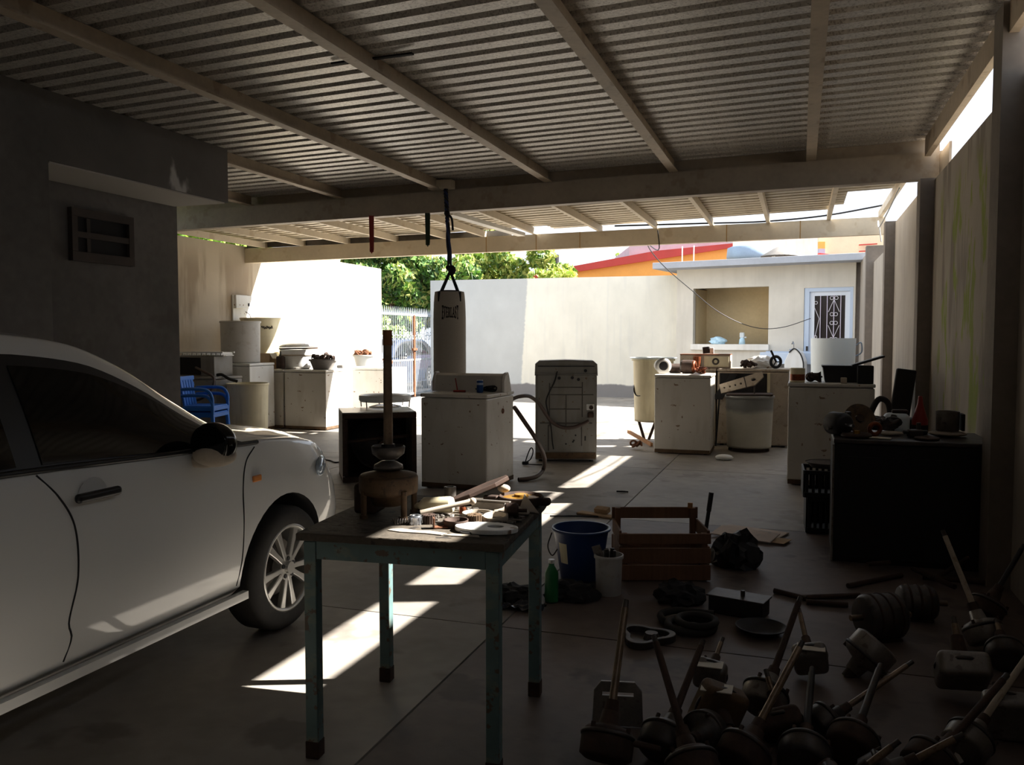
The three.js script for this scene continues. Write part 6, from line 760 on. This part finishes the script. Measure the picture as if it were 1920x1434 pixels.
  // pans
  one('drip_pan', 'dark triangular pressed pan lying on the floor before the belts', 'pan', (() => { const pts = []; for (let i = 0; i < 40; i++) { const a = i / 40 * 6.283, r = 0.115 * (1 + 0.22 * Math.cos(3 * a + 0.4)); pts.push([Math.cos(a) * r, Math.sin(a) * r * 1.0]); } return [T(extr(pts, 0.025, 0.004, [Array.from({ length: 40 }, (_, i) => { const a = -i / 40 * 6.283, r = 0.095 * (1 + 0.22 * Math.cos(3 * a + 0.4)); return [Math.cos(a) * r, Math.sin(a) * r]; })]), 0, 0.005, 0, -Math.PI / 2), T(extr(pts.map((q) => [q[0] * 0.9, q[1] * 0.9]), 0.004), 0, 0.002, 0, -Math.PI / 2), cyl(0.03, 0.04, 0.03, 20, 0.03, 0.02, 0)]; })(), M.iron, ground(gh(1210, 1200)), 0.5);
  one('black_bowl', 'shallow black bowl lying on the floor between the shafts', 'bowl', lathe([[0, 0], [0.07, 0], [0.115, 0.035], [0.122, 0.036], [0.12, 0.03], [0.07, 0.005], [0, 0.004]], 40), M.black, ground(gh(1427, 1186)));
  { const t = thing('battery_tray', 'flat black tray with a bolt lying behind the black bowl', 'tray', ground(gh(1385, 1150)), -0.25); mesh('tray', [rbox(0.28, 0.09, 0.14, 0.01, 0, 0.046, 0)], M.black, t); mesh('lip', rbox(0.3, 0.008, 0.15, 0.003, 0, 0.093, 0), M.iron, t); mesh('bolt', cyl(0.012, 0.012, 0.03, 8, 0.02, 0.11, 0), M.iron, t); }
  one('hose_coil', 'black hose coiled on the floor before the tray', 'hose', [tor(0.11, 0.02, 0, 0.021, 0, 40, 8), tor(0.09, 0.018, 0.03, 0.052, 0.01, 40, 8), tube([V(-0.12, 0.02, 0), V(-0.16, 0.03, -0.08), V(-0.1, 0.04, -0.14), V(0.1, 0.05, -0.12)], 0.018, 30, 8)], M.rubber, ground(gh(1295, 1180)));
  // gearboxes with their shafts
  const put = []; const gb = (lb, bx, by, h, tx, ty, L, o = {}) => { const b = gh(bx, by, h), rad = 0.1 * (o.k ?? 1); for (let n = 0; n < 12; n++) for (const [p, r] of put) { const dx = b.x - p.x, dz = b.z - p.z, dd = Math.hypot(dx, dz), need = rad + r; if (dd < need) { b.x += dx / dd * (need - dd); b.z += dz / dd * (need - dd); } } put.push([b.clone(), rad]); return gearbox(lb, b, tipAt(b, tx, ty, L), { group: 'gearboxes on the floor', ...o }); };
  gb('grease black gearbox with a lever arm and bare shaft nearest the table', 1138, 1395, 0.09, 1172, 1140, 0.46, { k: 1.05, m: M.rustDark, arm: 0.4 });
  one('slotted_plate', 'slotted metal plate standing behind the grease black gearbox', 'plate', [T(extr([[-0.09, 0], [0.09, 0], [0.085, 0.12], [0.06, 0.15], [-0.06, 0.15], [-0.085, 0.12]], 0.014, 0.003, [[[-0.06, 0.1], [-0.06, 0.118], [0.06, 0.118], [0.06, 0.1]]]), 0, 0.005, 0, -0.2)], M.alum, ground(gh(1158, 1360)), 0.2);
  gb('round gearbox at the bottom edge with a shaft leaning left', 1300, 1440, 0.08, 1230, 1205, 0.45, { m: M.rustDark, sm: M.rustDark });
  gb('round flanged gearbox with a shaft crossing the leaning one', 1215, 1418, 0.07, 1314, 1212, 0.42, { m: M.iron, sm: M.rustDark });
  gb('square gearbox with a paper tag behind the crossed shafts', 1330, 1268, 0.07, 1352, 1205, 0.2, { square: true, m: M.alum, tag: true, k: 0.8 });
  gb('square rusty gearbox with a big paper tag and a pale shaft', 1345, 1325, 0.09, 1395, 1420, 0.3, { square: true, m: M.rustBrown, tag: true, k: 1.05 });
  gb('gearbox with a long shaft pointing up beside the black bowl', 1425, 1310, 0.09, 1497, 1130, 0.46, { m: M.alum, sm: M.rustDark });
  gb('dark gearbox with a bright pale shaft in the middle of the heap', 1390, 1415, 0.08, 1498, 1215, 0.46, { m: M.rustDark });
  gb('tagged aluminium gearbox behind the black shaft', 1520, 1238, 0.08, 1500, 1150, 0.26, { square: true, m: M.alum, tag: true, k: 0.85 });
  gb('dark gearbox with a black shaft leaning away', 1478, 1418, 0.07, 1522, 1262, 0.42, { m: M.iron, sm: M.black });
  gb('gearbox lying crossed with the black shaft gearbox', 1560, 1405, 0.07, 1648, 1255, 0.42, { m: M.rustDark, sm: M.iron });
  gb('gearbox with a brown shaft lying low to the right', 1545, 1355, 0.06, 1700, 1248, 0.4, { m: M.iron, k: 0.8 });
  gb('round ribbed gearbox lying on the bare floor patch', 1632, 1222, 0.1, 1560, 1300, 0.16, { m: M.alum, k: 1.15 });
  gb('square aluminium gearbox standing with its face forward by the wall', 1805, 1262, 0.11, 1790, 1170, 0.2, { square: true, m: M.alum, k: 1.15 });
  gb('round gearbox with a thin shaft rising against the wall', 1845, 1185, 0.09, 1772, 1005, 0.46, { m: M.alum, sm: M.tan });
  gb('gearbox by the wall with a dark shaft pointing up at the frame edge', 1850, 1140, 0.08, 1915, 1030, 0.36, { m: M.rustDark, sm: M.black });
  gb('gearbox at the right frame edge with a long pale shaft', 1815, 1390, 0.07, 1925, 1232, 0.46, { m: M.alum, sm: M.tan, k: 0.9 });
  gb('dark gearbox with a bandaged shaft crossing the pale shaft', 1745, 1432, 0.07, 1880, 1275, 0.44, { m: M.rustDark, sm: M.rustDark });
  gb('flat gearbox with side levers at the bottom edge of the heap', 1690, 1425, 0.06, 1790, 1385, 0.24, { m: M.iron, k: 0.9, arm: 2.6 });
  gb('square gearbox half hidden between the shafts in the middle', 1468, 1335, 0.07, 1440, 1270, 0.18, { square: true, m: M.rustDark, k: 0.9 });
  gb('upturned gearbox lying at the bottom beside the crossed shafts', 1335, 1425, 0.07, 1290, 1390, 0.16, { m: M.iron, k: 0.9 });
  gb('square gearbox lying low at the bottom edge, shaft to the right', 1610, 1430, 0.06, 1672, 1400, 0.2, { square: true, m: M.rustDark, k: 0.9 });
  gb('gearbox under the pale long shaft at the wall', 1890, 1345, 0.08, 1868, 1290, 0.18, { square: true, m: M.alum, k: 1.0 });
  gb('round gearbox at the wall foot behind the square aluminium one', 1885, 1225, 0.08, 1870, 1170, 0.18, { m: M.iron, k: 0.9 });
  // loose shafts
  [[1590, 1098, 1690, 1078], [1626, 1058, 1668, 1054], [1658, 1026, 1722, 1038], [1718, 1040, 1754, 1046], [1712, 1066, 1790, 1100], [1752, 1086, 1815, 1046], [1452, 1107, 1512, 1122], [1500, 1120, 1612, 1116], [1512, 1128, 1590, 1134], [1730, 1082, 1850, 1092]].forEach(([a, b, c, d], i) => { const lean = i === 2 || i === 3, y = i === 1 || i === 4 ? 0.046 : 0.015, p = lean ? gd(a, b, 5.72) : gh(a, b, y), q = lean ? gd(c, d, 5.72) : i === 5 ? gd(c, d, 5.68) : gh(c, d, y); one('loose_shaft', i === 2 ? 'long pale shaft leaning against the foot of the dark cabinet' : i === 3 ? 'short bright shaft stub at the foot of the dark cabinet' : i > 5 && i < 9 ? 'dark shaft lying on bare floor between black tray and greasy motors' : 'loose rusty shaft lying in the heap before the dark cabinet', 'shaft', bar(p, q, 0.0145, 12), i === 2 || i === 3 ? M.tan : M.rustDark, null, 0, 'loose shafts before the dark cabinet'); });
  { const p = ground(gh(1783, 1432)), t = thing('paper_tag', 'crumpled white paper tag on the floor at the bottom edge', 'paper', p.add(V(0, 0.02, 0)), 0.3); mesh('sheet', T(extr([[-0.04, -0.02], [0.0, -0.03], [0.035, -0.015], [0.03, 0.02], [-0.015, 0.025]], 0.003), 0, 0, 0, -1.1), M.paper, t); mesh('string', tube([V(0.03, 0.01, -0.01), V(0.045, 0.03, -0.02), V(0.06, 0.01, -0.02)], 0.003, 16, 6), M.paper, t); }
}
// ---------- wires ----------
{
  one('overhead_cable', 'thin cable sagging from the rear beam across the house front to the door', 'cable', tube([P(-1.98, 2.98, 12.31), P(-1.96, 2.72, 12.34), along(1215, 458, 13), along(1243, 497, 15), along(1298, 545, 16.5), along(1345, 583, 17), along(1392, 607, 17.2), along(1430, 616, 17.2), along(1470, 613, 17.2), along(1520, 597, 17.1)], 0.008, 90, 6), M.cable);
  one('beam_cable', 'black cable strung along the rear beam to the right wall', 'cable', tube([P(-2.6, 3.06, 12.25), P(-1.4, 3.055, 12.34), P(-0.5, 3.05, 12.38), P(0.3, 3.1, 12.42), P(1.02, 3.2, 12.4)], 0.012, 60, 6), M.cable);
  one('white_wire', 'white wire hanging in a loop at the end of the rear beam', 'wire', tube([P(0.9, 2.905, 9.2).setY(2.9), P(0.86, 2.75, 10.2), P(0.9, 2.8, 11.5), P(0.96, 2.95, 12.3), P(1.01, 2.72, 12.45)], 0.008, 60, 6), M.enamelWhite);
  one('ceiling_slat', 'dark loose strip hanging under the corrugated sheets', 'strip', beam(P(-3.0, 3.255, 5.05), P(-2.38, 3.24, 5.0), 0.03, 0.012), M.blackSoft);
}
renderer.render(scene, camera);
